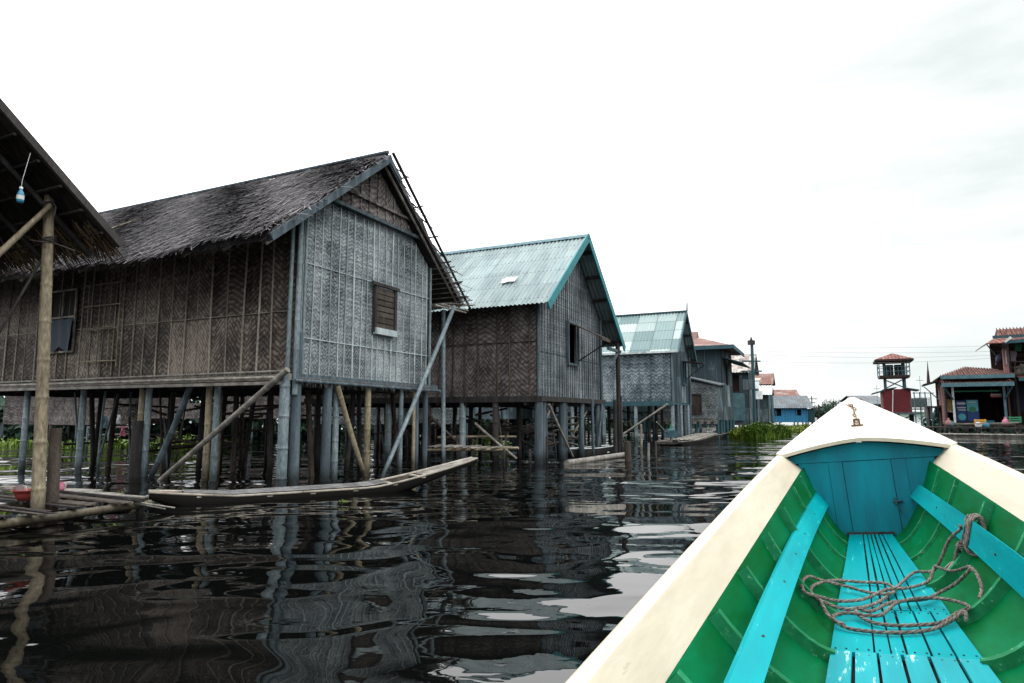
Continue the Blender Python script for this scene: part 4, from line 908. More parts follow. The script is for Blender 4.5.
# ================================================================== jetty at lower left with basin
loc, rz = frame(-4.72, 5.95, .44)
J = empty('bamboo_jetty', loc, rz, 'low weathered plank and bamboo jetty at the lower left edge around the tan pole', 'jetty')
random.seed(11)
for k in range(15):
    mb = MB(); x = .04+k*.105+random.uniform(-.02, .02); e_ = random.uniform(-.10, .22)
    if k % 4 == 2: mb.tube((x, -.03+e_, .165), (x+random.uniform(-.12, .12), 3.1, .18), .032, .028, 7, 0, .35, .03)
    else: mb.bar((x, -.05+e_, .155+random.uniform(-.01, .02)), (x+random.uniform(-.10, .10), 3.2, .18+random.uniform(-.01, .02)), random.uniform(.06, .10), .018, 0, jit=.010); mb.build('plank', M['wood_dark' if k % 3 == 1 else 'wood_brown'], J)
mb = MB(); mb.tube((-.25, .12, .08), (1.62, .10, .10), .045, .04, 10, 0, .38, .02); mb.build('edge_bamboo', M['bamboo_tan'], J)
mb = MB(); mb.tube((.0, 1.3, .10), (1.55, 1.25, .10), .04, .04, 9, 0, .38); mb.tube((-.3, .5, .06), (.75, .28, .05), .035, .03, 9, 0, .38); mb.build('support_bamboo', M['bamboo_tan'], J)
for x, y in ((.05, .15), (.8, .2), (1.5, .1), (.1, 1.3), (1.5, 1.3), (.8, 2.4)):
    mb = MB(); mb.tube((x, y, -1.5), (x, y, .14), .04, .04, 8); mb.build('stilt', M['bamboo_dark'], J)
mb = MB()
for k in range(3): mb.bar((1.62+k*.05, .2+k*.5, .165), (1.35, 2.6, .19), .1, .025, 0, jit=.01)
mb.tube((1.45, .05, .13), (1.78, -.10, .04), .012, .01, 5); mb.tube((1.40, .05, .13), (1.62, -.16, .05), .010, .008, 5)
mb.build('loose_plank', M['wood_pale'], J)
bs = at(28, 491, 7.0)
B1 = empty('red_basin', (bs.x, bs.y, .195), 0, 'small red plastic basin on the lower left jetty holding a white cup', 'basin')
mb = MB(); lathe(mb, [(.001, .0), (.085, .0), (.12, .06), (.14, .105), (.15, .105), (.145, .115), (.132, .11), (.10, .03), (.08, .012), (.001, .012)], 24); mb.build('bowl', M['red_plastic'], B1)
B2 = empty('white_cup', (bs.x-.05, bs.y-.02, .235), 0, 'white plastic cup leaning in the red basin', 'cup'); B2.rotation_euler = (0, R(-22), 0)
mb = MB(); lathe(mb, [(.001, .0), (.035, .0), (.045, .12), (.047, .12), (.042, .118), (.033, .01), (.001, .01)], 18); mb.build('cup_body', M['cloth_white'], B2)
mb = MB(); mb.path([(.045, 0, .1), (.075, 0, .09), (.075, 0, .045), (.038, 0, .035)], .006, 5); mb.build('handle', M['cloth_white'], B2)
bp = at(61, 487, 7.9)
B3 = empty('pink_jug', (bp.x, bp.y, .19), 0, 'pink and white jug behind the dark post on the jetty', 'jug')
mb = MB(); lathe(mb, [(.001, .0), (.06, .0), (.075, .05), (.07, .12), (.045, .17), (.05, .19)], 18); mb.build('jug_body', M['cloth_pink'], B3)
mb = MB(); mb.path([(.05, 0, .17), (.105, 0, .15), (.105, 0, .07), (.07, 0, .05)], .008, 5); mb.build('handle', M['cloth_white'], B3); B3.scale = (.55, .55, .55)

# ================================================================== canoes
def canoe(name, P, Hh, wid, mats, label, grp=None, tipw=.35, thwarts=(), rot=None, depth=.12):
    """P: centreline rim points (x, y, z rim). ends blunt"""
    root = empty(name, (P[0][0], P[0][1], 0), 0, label, 'canoe', grp)
    P = [Vector(p)-Vector((P[0][0], P[0][1], 0)) for p in P]; n = len(P); rows_o = []; rows_i = []
    for i, c in enumerate(P):
        t = i/(n-1); d = (P[min(i+1, n-1)]-P[max(i-1, 0)]); d.z = 0; d.normalize(); nx = Vector((d.y, -d.x, 0))
        ww = wid*(tipw+(1-tipw)*math.sin(math.pi*min(max(t, 0), 1))**.6)/2; th = .022
        bot = -depth if .12 < t < .8 else c.z-.10
        bot = min(c.z-.08, -depth+max(0, (t-.66))*Hh*4.6+max(0, .1-t)*2)
        def ring(o, e): return [c+nx*(-ww+o), c+nx*(-ww*.92+o)+Vector((0, 0, (bot-c.z)*.6+e)), Vector((c.x, c.y, bot+e))-nx*ww*.45, Vector((c.x, c.y, bot+e)), Vector((c.x, c.y, bot+e))+nx*ww*.45, c+nx*(ww*.92-o)+Vector((0, 0, (bot-c.z)*.6+e)), c+nx*(ww-o)]
        rows_o.append(ring(0, 0)); rows_i.append(ring(th, th))
    mb = MB(); mb.grid(rows_o, 0); mb.grid(rows_i, 1)
    for k in (0, 6): mb.grid([[r[k] for r in rows_o], [r[k] for r in rows_i]], 2)
    for k in (0, -1):
        for a in range(6): mb.face([rows_o[k][a], rows_o[k][a+1], rows_i[k][a+1], rows_i[k][a]], 2)
        mb.face(rows_o[k], 0)
    mb.build('hull', [mats[0], mats[1], mats[2]], root)
    mb = MB()
    for sgn, k in ((-1, 0), (1, 6)):
        mb.path([r[k]+Vector((0, 0, .008)) for r in rows_o], .017, 6)
    mb.build('gunwale', mats[2], root)
    for t in thwarts:
        i = t*(n-1); a = int(i); f = i-a; A = rows_o[a][0].lerp(rows_o[min(a+1, n-1)][0], f); B = rows_o[a][6].lerp(rows_o[min(a+1, n-1)][6], f)
        mb = MB(); mb.bar(A+Vector((0, 0, -.015)), B+Vector((0, 0, -.015)), .07, .02); mb.build('thwart', mats[2], root)
    return root, rows_o
pts = []
for i in range(25):
    t = i/24; x = -4.42+(3.82)*t; y = 7.95+2.45*t
    z = .075+.09*max(0, 1-t*5)+.42*max(0, t-.60)**1.25*2.5
    pts.append((x, y, z))
can, ro = canoe('moored_canoe', pts, .30, .58, (M['hull_black'], M['wood_brown'], M['wood_pale2']), 'long weathered dugout canoe moored beneath the big thatched house', None, .30, (.12, .3, .42, .55, .68, .78))
mb = MB()
for k in range(5):
    i0 = 19; f = (k+.5)/5
    mb.bar(ro[i0][0].lerp(ro[i0][6], f)+Vector((0, 0, -.005)), ro[24][0].lerp(ro[24][6], f)+Vector((0, 0, .008)), .07, .015, 0, jit=.003)
mb.build('bow_deck', M['wood_pale'], can)
mb = MB()
for k in range(14):     # split bamboo mats covering the middle
    i0 = 2+k; A = ro[i0][6].lerp(ro[i0][0], .25)+Vector((0, 0, .02)); B = ro[i0+1][6].lerp(ro[i0+1][0], .25)+Vector((0, 0, .02))
    A2 = ro[i0][6].lerp(ro[i0][0], .95)+Vector((0, 0, .035)); B2_ = ro[i0+1][6].lerp(ro[i0+1][0], .95)+Vector((0, 0, .035))
    mb.face([A, B, B2_, A2], 0)
mb.build('mat_cover', M['fringe'], can)
# canoe 2 near house 3 (pale boards) with outboard
pts = []
a = at(668, 448, 23.6); b = at(708, 433, 29)
for i in range(13):
    t = i/12; pts.append((a.x+(b.x-a.x)*t, a.y+(b.y-a.y)*t, .12+.28*max(0, t-.45)))
can2, ro2 = canoe('plank_canoe', pts, .3, 1.1, (M['wood_dark'], M['wood_brown'], M['wood_pale']), 'flat pale decked canoe poking into the canal under the patchwork roofed house', None, .75)
mb = MB()
for k in range(6):
    f = (k+.5)/6; mb.bar(ro2[4][0].lerp(ro2[4][6], f)+Vector((0, 0, .01)), ro2[12][0].lerp(ro2[12][6], f)+Vector((0, 0, .012)), .11, .02, 0, jit=.005)
mb.build('deck', M['wood_pale'], can2)
e = at(671, 437, 23.9)
E0 = empty('outboard_motor', (e.x, e.y, .10), .3, 'dark green boat motor with its long shaft standing on the pale canoe stern', 'motor')
mb = MB(); mb.box((0, 0, .30), (.42, .28, .22), jit=.02); mb.tube((-.15, 0, .42), (.15, 0, .42), .08, .08, 10); mb.build('engine_block', M['teal_dark'], E0)
mb = MB(); mb.tube((-.1, 0, .25), (-.75, -.3, .75), .025, .02, 6); mb.tube((.1, 0, .25), (.6, -.2, -.35), .025, .02, 6); mb.tube((0, 0, 0), (0, 0, .25), .04, .04, 8); mb.build('shaft', M['steel'], E0)
mb = MB(); mb.tube((.05, .05, .4), (.05, .05, .62), .06, .05, 8); mb.build('fuel_tank', M['cloth_green'], E0)
# third little boat bow right of it
pts = []; a = at(700, 436, 29.5); b = at(727, 431, 33)
for i in range(9): t = i/8; pts.append((a.x+(b.x-a.x)*t, a.y+(b.y-a.y)*t, .10+.12*t))
canoe('plank_canoe', pts, .2, .6, (M['wood_dark'], M['wood_brown'], M['wood_pale']), 'narrow low canoe half hidden behind the pale decked one', None, .3)
# pale boat between stilts under house 2
pts = []; a = at(566, 447, 17.5); b = at(612, 443, 19.5)
for i in range(9): t = i/8; pts.append((a.x+(b.x-a.x)*t, a.y+(b.y-a.y)*t, .16+.05*abs(t-.5)))
canoe('small_canoe', pts, .2, .5, (M['wood_dark'], M['wood_brown'], M['white_sheet']), 'small pale canoe lying under the teal roofed house', None, .4)

# ================================================================== odd poles, log, walkway
def pole(name, P, Q, r, mt, label, cat, grp=None, node=.4):
    P = Vector(P); Q = Vector(Q); mb = MB(); mb.tube((0, 0, 0), Q-P, r, r*.9, 9, 0, node, .02)
    o = mb.build(name, M[mt]); o.location = P; return tag(o, label, cat, grp)
pole('floating_log', (1.22, 14.5, .03), (3.05, 17.3, .06), .075, 'wood_pale', 'long pale log floating below the teal roofed house', 'log', node=0)
for px, py, py2, Y, r, mt, lab in ((628, 462, 441, 15.6, .085, 'wood_brown', 'dark square-topped mooring post standing in open water'), (649, 460, 443, 15.9, .035, 'wood_pale', 'thin pale stake standing alone in the water'),
                                   (655, 457, 441, 17.0, .03, 'wood_brown', 'thin leaning brown stake beside the pale stake'), (593, 455, 400, 17, .035, 'wood_blue', 'thin grey pole standing behind the big dark eave post'), (615, 452, 400, 18.5, .06, 'wood_dark', 'dark pole standing left of the patchwork roofed house'), (622, 452, 396, 18.7, .035, 'bamboo_dark', 'slender dark cane just right of the dark pole'), (640, 446, 424, 21, .04, 'wood_pale', 'short pale stake in front of the patchwork roofed house')):
    P = at(px, py, Y); Q = at(px+random.uniform(-2, 2), py2, Y); P.z = -1.2
    pole('mooring_stake', P, Q, r, mt, lab, 'stake', 'stakes in the water', 0)
# bamboo walkway between houses 1 and 2
Wk = empty('bamboo_walkway', (-1.2, 14.4, 0), math.pi/2-.44-math.pi/2, 'low rickety bamboo walkway in the gap between the thatched and teal roofed houses', 'walkway')
for z, y0, dx in ((.30, 0, 0), (.34, .14, .2), (.55, 1.1, -.3)):
    mb = MB(); mb.tube((-.9+dx, y0, z), (1.1+dx, y0+.25, z+.04), .035, .03, 8, 0, .4, .02); mb.build('bamboo_rail', M['bamboo_tan'], Wk)
for x, y in ((-.8, .05), (.3, .1), (1.1, .08), (1.7, .1), (-.6, 1), (.6, 1.2), (1.6, 1.3)):
    mb = MB(); mb.tube((x, y, -1.5), (x, y, .62 if y > .5 else .38), .035, .03, 8, 0, .4); mb.build('post', M['bamboo_dark'], Wk)
mb = MB()
for k in range(8): mb.bar((-.8+k*.22, .0, .38), (-.75+k*.25, .6, .40), .11, .02, 0, jit=.012)
mb.build('slat_deck', M['wood_pale'], Wk)
# bundle of pale poles behind house 2 stilts
Bn = empty('bamboo_bundle', (-.1, 19.3, .6), 0, 'fan of pale bamboo poles stacked under the teal roofed house', 'poles')
for k in range(9):
    mb = MB(); mb.tube((-.9+.05*k, .05*k, -.10+.05*k), (2.1, .2+.03*k, .25-.11*k+.3*(k % 2)), .035, .03, 7, 0, .5); mb.build('cane', M['wood_pale'], Bn)
for x in (-.5, 1.5):
    mb = MB(); mb.tube((x, .2, -2), (x, .2, .05), .05, .05, 7); mb.build('stand', M['bamboo_dark'], Bn)

# ================================================================== plants
def clump(name, x, y, rx, ry, h, n, mat, label, grp, bl=.35, cat='plant', wd=.03):
    mb = MB()
    for i in range(n):
        a = random.uniform(0, 6.283); q = math.sqrt(random.random()); bx, by_ = math.cos(a)*q*rx, math.sin(a)*q*ry
        hh = h*(1-.55*q*q)*random.uniform(.45, 1.1); ln = random.uniform(.0, .4)*bl; a2 = random.uniform(0, 6.283)
        b = Vector((bx, by_, 0)); mid = Vector((bx+math.cos(a2)*ln*.4, by_+math.sin(a2)*ln*.4, hh*.65)); t_ = Vector((bx+math.cos(a2)*ln, by_+math.sin(a2)*ln, hh))
        s = Vector((math.sin(a2), -math.cos(a2), 0))*random.uniform(.5, 1.2)*wd
        mb.face([b-s*.6, b+s*.6, mid+s, mid-s], 0); mb.face([mid-s, mid+s, t_], 0)
        if random.random() < .6:
            c = t_; r = wd*random.uniform(1.2, 2.4); u = Vector((math.cos(a2+1), math.sin(a2+1), random.uniform(-.3, .5))).normalized(); v = u.cross(Vector((random.uniform(-.4, .4), .3, 1))).normalized()
            mb.face([c-u*r, c-v*r*.7, c+u*r, c+v*r*.7], 0)
    o = mb.build(name, mat); o.location = (x, y, -.01); return tag(o, label, cat, grp)
G1 = 'water plants beside the left bank houses'
for px, py, Y, rx, h, n, mt, lab in (
    (744, 438, 31.5, .75, .62, 900, 'leaf_yellow', 'yellow green water weed at the left end of the clump by the tall pole'),
    (758, 439, 31.0, .85, .80, 1200, 'leaf', 'tallest green reed clump on the canal below the tall pole'),
    (772, 436, 34.0, .9, .75, 1000, 'leaf', 'green reed clump right of the tallest one'),
    (784, 431, 42.0, 1.6, .45, 700, 'leaf_yellow', 'low yellow weed patch in front of the blue house left half'),
    (797, 429, 47.0, 2.0, .40, 700, 'leaf_yellow', 'low weed patch below the blue house windows'),
    (808, 428, 52.0, 1.8, .40, 600, 'leaf_yellow', 'farthest pale weed patch right below the blue house')):
    p = at(px, 415, Y); clump('reed_clump', p.x, p.y, rx, rx*1.2, h, n, M[mt], lab, G1, .5, wd=.035)
G2 = 'green plants seen through the stilts'
for x, y, rx, h, lab in ((-18.5, 23.2, 2.6, .95, 'bright green bank plants seen left of the tan pole between stilts'), (-14.2, 22.4, 1.6, 1.0, 'bright green plants seen just right of the tan pole between stilts'),
                         (-10.6, 20.5, 1.0, 1.5, 'yellow green bush seen behind the leaning grey brace'), (-11.6, 26, 1.2, .9, 'low green plants seen beyond the middle stilts of the thatched house'), (-.9, 23.2, .8, .8, 'green plants glimpsed through the stilts of the teal roofed house')):
    clump('reed_clump', x, y, rx, 1.0, h*.36, 220, M['leaf_mid'], lab, G2, .6, wd=.045)
p = at(344, 494, 8.3); clump('water_hyacinth', p.x, p.y, .06, .03, .05, 22, M['leaf_yellow'], 'tiny green water hyacinth sprig floating beside the moored canoe', None, .2, wd=.007)

def tree(x, y, h, cr, label, mt='leaf_dark', n=1400, grp='far trees'):
    root = empty('broadleaf_tree', (x, y, 0), 0, label, 'tree', grp)
    mb = MB(); mb.tube((0, 0, -.5), (.1, 0, h*.5), .13, .08, 7)
    for k in range(5): a = k*1.3; mb.tube((.05, 0, h*.35+.1*k), (math.cos(a)*cr*.6, math.sin(a)*cr*.6, h*.6+.1*k), .05, .02, 5)
    mb.build('trunk', M['bark'], root)
    mb = MB(); cs = [(random.uniform(-.6, .6)*cr, random.uniform(-.6, .6)*cr, h*random.uniform(.5, .88), cr*random.uniform(.3, .55)) for _ in range(9)]
    for i in range(n):
        c = random.choice(cs); d = Vector((random.gauss(0, 1), random.gauss(0, 1), random.gauss(0, .8))).normalized()*c[3]*random.uniform(.5, 1.1)
        p = Vector(c[:3])+d; u = Vector([random.uniform(-1, 1) for _ in range(3)]).normalized(); v = u.cross(Vector([random.uniform(-1, 1) for _ in range(3)])).normalized(); r = .12
        mb.face([p-u*r, p-v*r*.6, p+u*r, p+v*r*.6], 0)
    mb.build('crown', M[mt], root)
for px, Y, h, cr, lab in ((817, 78, 1.7, .9, 'small dark far tree just right of the blue house shed'), (823, 90, 2.2, 1.6, 'low far bush farthest down the canal beside the boat bow'),
                          (863, 60, 2.3, 1.2, 'dark small tree just right of the boat tip'), (874, 66, 1.7, 1.6, 'low dark bushes left of the watch tower'), (833, 100, 3.0, 2.2, 'faint far tree behind the boat tip')):
    p = at(px, 415, Y); tree(p.x, p.y, h, cr, lab)

def bush(x, y, rx, h, label, grp, n=1500):
    mb = MB(); mb.tube((0, 0, -1), (0, 0, h*.5), .1, .05, 6)
    cs = [(random.uniform(-.8, .8)*rx, random.uniform(-.4, .4)*rx, h*random.uniform(.1, .75), rx*random.uniform(.25, .45)) for _ in range(14)]+[(-rx*.9+rx*.3*j, 0, .15, rx*.24) for j in range(7)]
    for i in range(n):
        c = random.choice(cs); d = Vector((random.gauss(0, 1), random.gauss(0, 1), random.gauss(0, .8))).normalized()*c[3]*random.uniform(.4, 1.1)
        p = Vector(c[:3])+d; p.z = max(p.z, .02); u = Vector([random.uniform(-1, 1) for _ in range(3)]).normalized(); v = u.cross(Vector([random.uniform(-1, 1) for _ in range(3)])).normalized(); r = random.uniform(.12, .24)
        mb.face([p-u*r, p-v*r*.6, p+u*r, p+v*r*.6], 0)
    o = mb.build('shore_bush', M['leaf_dark']); o.location = (x, y, 0); tag(o, label, 'bush', grp)
for k in range(26):
    u_ = k/25; x = -36+u_*66; y = 31+u_*u_*34 if x > -5 else 31+abs(x+5)*.05
    if x > -5: y = 31+(x+5)*1.55
    if 715 < 512+640*(x-1)/y < 835: continue
    bush(x-1.0, y+random.uniform(-.8, .8), 2.1, random.uniform(2.3, 3.1), 'dark leafy bush on the shore behind the left bank houses', 'shore bushes behind the left bank', 1300)
for k in range(3, 9): bush(27.5+k*2.0, 52-k*.9 if k > 1 else 58-k*2, 1.9, random.uniform(1.6, 2.2), 'dark leafy bush on the shore behind the right bank buildings', 'shore bushes behind the right bank', 1100)

# ================================================================== right bank: watch tower
FT = Face(884.5, 412, 46, -R(27)); p = FT.o; tw = FT.x(911.5)
T = empty('watch_tower', (p.x, 46, 0), FT.rz, 'wooden watch tower with red tiled cap and open railed cabin above a dark red shed', 'tower')
zz = lambda py: FT.z(py, 898)
mb = MB(); mb.box((tw/2, 1.0, (zz(389)+zz(412.7))/2), (tw, 2.0, zz(389)-zz(412.7))); mb.build('red_shed', M['red_wall'], T)
mb = MB(); mb.box((-.08, .5, (zz(390)+zz(412.7))/2), (.14, .8, zz(390)-zz(412.7)-.1)); mb.build('side_panel', M['pink_wall'], T)
mb = MB(); mb.slab([(-.7, -.15, zz(394)), (.0, -.15, zz(391)), (.0, 2, zz(391)), (-.7, 2, zz(394))], (0, 0, .08)); mb.slab([(tw-.4, -.2, zz(388.5)), (tw+.5, -.2, zz(391)), (tw+.5, 2, zz(391)), (tw-.4, 2, zz(388.5))], (0, 0, .08)); mb.slab([(.1, -.1, zz(389.5)), (tw/2, -.1, zz(387.8)), (tw/2, 2, zz(387.8)), (.1, 2, zz(389.5))], (0, 0, .06)); mb.build('shed_roof', M['teal_dark'], T)
x1, x2 = FT.x(887), FT.x(906.5)
for x in (x1, x2):
    for y in (.15, 1.6):
        mb = MB(); mb.bar((x, y, zz(390)), (x, y, zz(360)), .11, .11, 0, (1, 0, 0)); mb.build('leg', M['teal_dark'], T)
mb = MB(); mb.bar((x1, .08, zz(388)), (x2, .08, zz(378.5)), .05, .08); mb.bar((x1, .12, zz(380)), (x2, .12, zz(388)), .05, .08); mb.build('cross_brace', M['teal_dark'], T)
xa, xb = FT.x(881), FT.x(911.5)
mb = MB(); mb.box(((xa+xb)/2, .9, zz(376.4)), (xb-xa, 2.2, .17)); mb.build('cabin_floor', M['maroon'], T)
mb = MB()
for z in (366.5, 371): mb.bar((xa, -.2, zz(z)), (xb, -.2, zz(z)), .04, .04); mb.bar((xa, 2, zz(z)), (xb, 2, zz(z)), .04, .04); mb.bar((xa, -.2, zz(z)), (xa, 2, zz(z)), .04, .04); mb.bar((xb, -.2, zz(z)), (xb, 2, zz(z)), .04, .04)
for k in range(9): x = xa+(xb-xa)*k/8; mb.bar((x, -.2, zz(375.5)), (x, -.2, zz(366.5)), .03, .03, 0, (1, 0, 0))
for x in (xa, xb): mb.bar((x, -.2, zz(376)), (x, -.2, zz(359)), .06, .06, 0, (1, 0, 0)); mb.bar((x, 2, zz(376)), (x, 2, zz(359)), .06, .06, 0, (1, 0, 0))
mb.build('railing', M['fascia'], T)
for c in (891.8, 900.5):
    x = FT.x(c); mb = MB(); mb.box((x, .3, (zz(364.3)+zz(374.8))/2), (.48, .06, zz(364.3)-zz(374.8))); mb.build('shutter_panel', M['wood_dark'], T)
mb = MB(); cx = (xa+xb)/2; hw_ = (FT.x(917)-FT.x(876))/2*.92
Ap = Vector((cx, .9, zz(352))); cs = [Vector((cx-hw_, -.6, zz(359.2))), Vector((cx+hw_, -.6, zz(359.2))), Vector((cx+hw_, 2.4, zz(359.2))), Vector((cx-hw_, 2.4, zz(359.2)))]
for i in range(4): a_, b_ = cs[i], cs[(i+1) % 4]; mb.slab([a_, b_, Ap], (0, 0, -.05), 0, [(0, 1.2), (2.6, 1.2), (1.3, 0)])
mb.build('roof', M['tile_red'], T)
mb = MB()
for i in range(4): mb.bar(cs[i]-Vector((0, 0, .08)), cs[(i+1) % 4]-Vector((0, 0, .08)), .08, .14)
mb.build('eave_board', M['maroon'], T)
mb = MB(); mb.tube((FT.x(891.5), -.15, zz(414)), (FT.x(893.5), -.12, zz(390)), .03, .03, 6); mb.build('white_pipe', M['white_paint'], T)
mb = MB(); mb.box((tw/2+.3, .6, zz(413.4)), (tw+.6, 2.6, .14)); mb.bar((tw-.6, -.3, zz(419)), (tw+.2, -.3, zz(414)), .05, .08); mb.build('base_deck', M['wood_blue'], T)
for x, y in ((0, 0), (tw/2, 0), (tw, 0), (0, 1.7), (tw, 1.7)):
    mb = MB(); mb.tube((x, y, -1.5), (x, y, zz(414)), .08, .08, 7); mb.build('stilt', M['bamboo_dark'], T)

# ------------------------------------------------------------------ shop house
YS = 37.0
FS = Face(941.7, 400, YS, -R(30))
X = FS.x
Z = lambda py: FS.z(py, 978)
x0, x1 = 0, X(1013)
Sh = empty('shop_house', (FS.o.x, FS.o.y, 0), FS.rz, 'open fronted waterside shop with red tiled roof and teal edged eaves on the right bank', 'shop')
u = lambda px: X(px)-x0
mb = MB(); mb.box((u(978), 2.2, Z(423)-.06), (u(1013)-u(944), 4.6, .14)); mb.build('floor_platform', M['wood_brown'], Sh)
mb = MB(); wall_strips(mb, u(1010)-u(946), Z(423), lambda a: Z(378), [], 4.2, .08, 0); wall_strips(mb, 4.2, Z(423), lambda a: Z(378), [], u(945), .08, 0, 'y'); wall_strips(mb, 4.2, Z(423), lambda a: Z(378), [], u(1008), .08, 0, 'y')
mb.build('wall', M['maroon'], Sh)
mb = MB(); mb.box((u(949.3), .3, (Z(399)+Z(411))/2), (u(952)-u(947), .08, Z(399)-Z(411))); mb.build('ochre_panel', M['ochre'], Sh)
mb = MB(); mb.box((u(949.3), .25, Z(411.5)), (u(953)-u(943), .2, .07)); mb.build('ledge', M['wood_pale'], Sh)
for px, mt, w_ in ((942.5, 'pink_wall', .10), (953.5, 'white_paint', .11), (1005, 'fascia', .12)):
    mb = MB(); mb.bar((u(px), .1, Z(423.5)), (u(px), .1, Z(385)), w_, w_, 0, (1, 0, 0)); mb.build('column', M[mt], Sh)
mb = MB(); mb.slab([(u(941.5), -.9, Z(383.5)), (u(1012.5), -.9, Z(383.5)), (u(1012.5), .3, Z(380)), (u(941.5), .3, Z(380))], (0, 0, .05), 0, [(0, 1.2), (5, 1.2), (5, 0), (0, 0)]); mb.build('lower_eave', M['tile_red'], Sh)
mb = MB(); mb.bar((u(941.3), -.95, Z(385)), (u(1012.7), -.95, Z(385)), .06, .22); mb.bar((u(941), -.9, Z(377.3)), (u(1014), -.9, Z(377.3)), .06, .20); mb.build('eave_board', M['fascia'], Sh)
mb = MB()
A_, B_, D_, E_ = Vector((u(940), -.9, Z(376))), Vector((u(1014), -.9, Z(376))), Vector((u(1014), 4.9, Z(376))), Vector((u(940), 4.9, Z(376)))
rA, rB = Vector((u(972), 2.0, Z(364.5))), Vector((u(1003), 2.0, Z(367.5)))
for qd in ([A_, B_, rB, rA], [B_, D_, rB], [D_, E_, rA, rB], [E_, A_, rA]):
    b = qd[0]; uu = (qd[1]-b).normalized(); nn = (qd[1]-b).cross(qd[2]-b).normalized(); vv = nn.cross(uu)
    mb.slab(qd, (0, 0, -.05), 0, [((p_-b).dot(uu), (p_-b).dot(vv)) for p_ in qd])
roofS = mb.build('roof', M['tile_red'], Sh)
mb = MB()
for k in range(26):                                            # raised tile rolls
    a = (k+.5)/26; P = A_.lerp(B_, a); top = rA.lerp(rB, min(max((a-.43)/.42, 0), 1)) if .43 <= a <= .85 else (A_.lerp(rA, a/.43) if a < .43 else B_.lerp(rB, (1-a)/.15))
    mb.tube(P+Vector((0, 0, .02)), Vector((P.x+(top.x-P.x)*.0, top.y, top.z))+Vector((0, 0, .02)), .035, .035, 5)
mb.build('tile_roll', M['tile_red'], roofS)
for a, b in (((942.5, -.85, 385), (953, .05, 399)), ((1012, -.85, 385), (1005.5, .05, 399))):
    mb = MB(); mb.bar((u(a[0]), a[1], Z(a[2])), (u(b[0]), b[1], Z(b[2])), .08, .08); mb.build('eave_brace', M['fascia'], Sh)
mb = MB(); mb.bar((u(954), .12, Z(391)), (u(1000), .12, Z(391)), .06, .08); mb.build('lintel', M['cloth_green'], Sh)
for px in (944, 953, 965, 977, 990, 1003, 1012):
    mb = MB(); mb.tube((u(px), .1, -1.5), (u(px), .1, Z(424)), .08, .08, 7); mb.build('stilt', M['bamboo_dark'], Sh)
# objects in the shop
def at_s(px, py, dy=0): return FS.hit(px, py, dy)
def panel(name, px0, px1, py0, py1, dy, mt, label, cat, th=.5, extra=None):
    a = at_s(px0, py1, dy); b = at_s(px1, py0, dy); r = empty(name, (a.x, a.y, a.z), FS.rz, label, cat)
    w_, h_ = (b-a).dot(FS.d), b.z-a.z
    mb = MB(); mb.box((w_/2, th/2, h_/2), (w_, th, h_)); mb.build('cabinet', M[mt], r)
    mb = MB()
    for p0, p1 in (((0, 0), (0, h_)), ((w_, 0), (w_, h_)), ((0, h_), (w_, h_)), ((0, 0), (w_, 0))): mb.bar((p0[0], -.015, p0[1]), (p1[0], -.015, p1[1]), .03, .03, 0, (0, 1, 0))
    mb.build('door_frame', M['navy'], r)
    if extra: extra(r, w_, h_)
    return r
def fx1(r, w_, h_):
    mb = MB(); mb.box((w_*.5, -.02, h_*.86), (w_*.8, .02, h_*.09)); mb.box((w_*.5, -.02, h_*.66), (w_*.8, .02, h_*.05)); mb.box((w_*.55, -.02, h_*.55), (w_*.7, .02, h_*.04)); mb.build('drink_stripe', M['cloth_white'], r)
    mb = MB(); mb.tube((w_*.5, -.01, h_*.22), (w_*.5, -.03, h_*.22), w_*.36, w_*.36, 20); mb.build('blue_emblem', M['poster_cyan'], r)
def fx2(r, w_, h_):
    mb = MB(); mb.box((w_*.5, -.02, h_*.72), (w_*.9, .02, h_*.5)); mb.build('poster', M['poster_cyan'], r)
    mb = MB(); mb.tube((w_*.5, -.03, h_*.55), (w_*.5, -.045, h_*.55), w_*.28, w_*.28, 18); mb.build('green_emblem', M['poster_green'], r)
    mb = MB(); mb.box((w_*.5, -.04, h_*.88), (w_*.6, .012, h_*.05)); mb.build('white_band', M['cloth_white'], r)
panel('drinks_cabinet', 957, 966.2, 400.5, 421.5, 1.0, 'poster_blue', 'dark blue drinks cabinet with white stripes, left one in the open shop front', 'cabinet', .5, fx1)
panel('drinks_cabinet', 967.2, 978, 399.5, 421.5, 1.0, 'poster_blue', 'blue drinks cabinet with light cyan poster and green round mark in the shop', 'cabinet', .5, fx2)
a = at_s(996, 395.5, .6); r_ = empty('shop_sign', (a.x, a.y, a.z), FS.rz, 'small red sign with a white upper band inside the waterside shop', 'sign')
mb = MB(); mb.box((0, 0, -.04), (.50, .04, .12)); mb.build('sign_board', M['red_plastic'], r_); mb = MB(); mb.box((0, -.025, .06), (.50, .03, .07)); mb.build('white_band', M['cloth_white'], r_)
for x in (-.2, .2):
    mb = MB(); mb.tube((x, 0, .09), (x, 0, .5), .008, .008, 5); mb.build('hanger', M['steel'], r_)
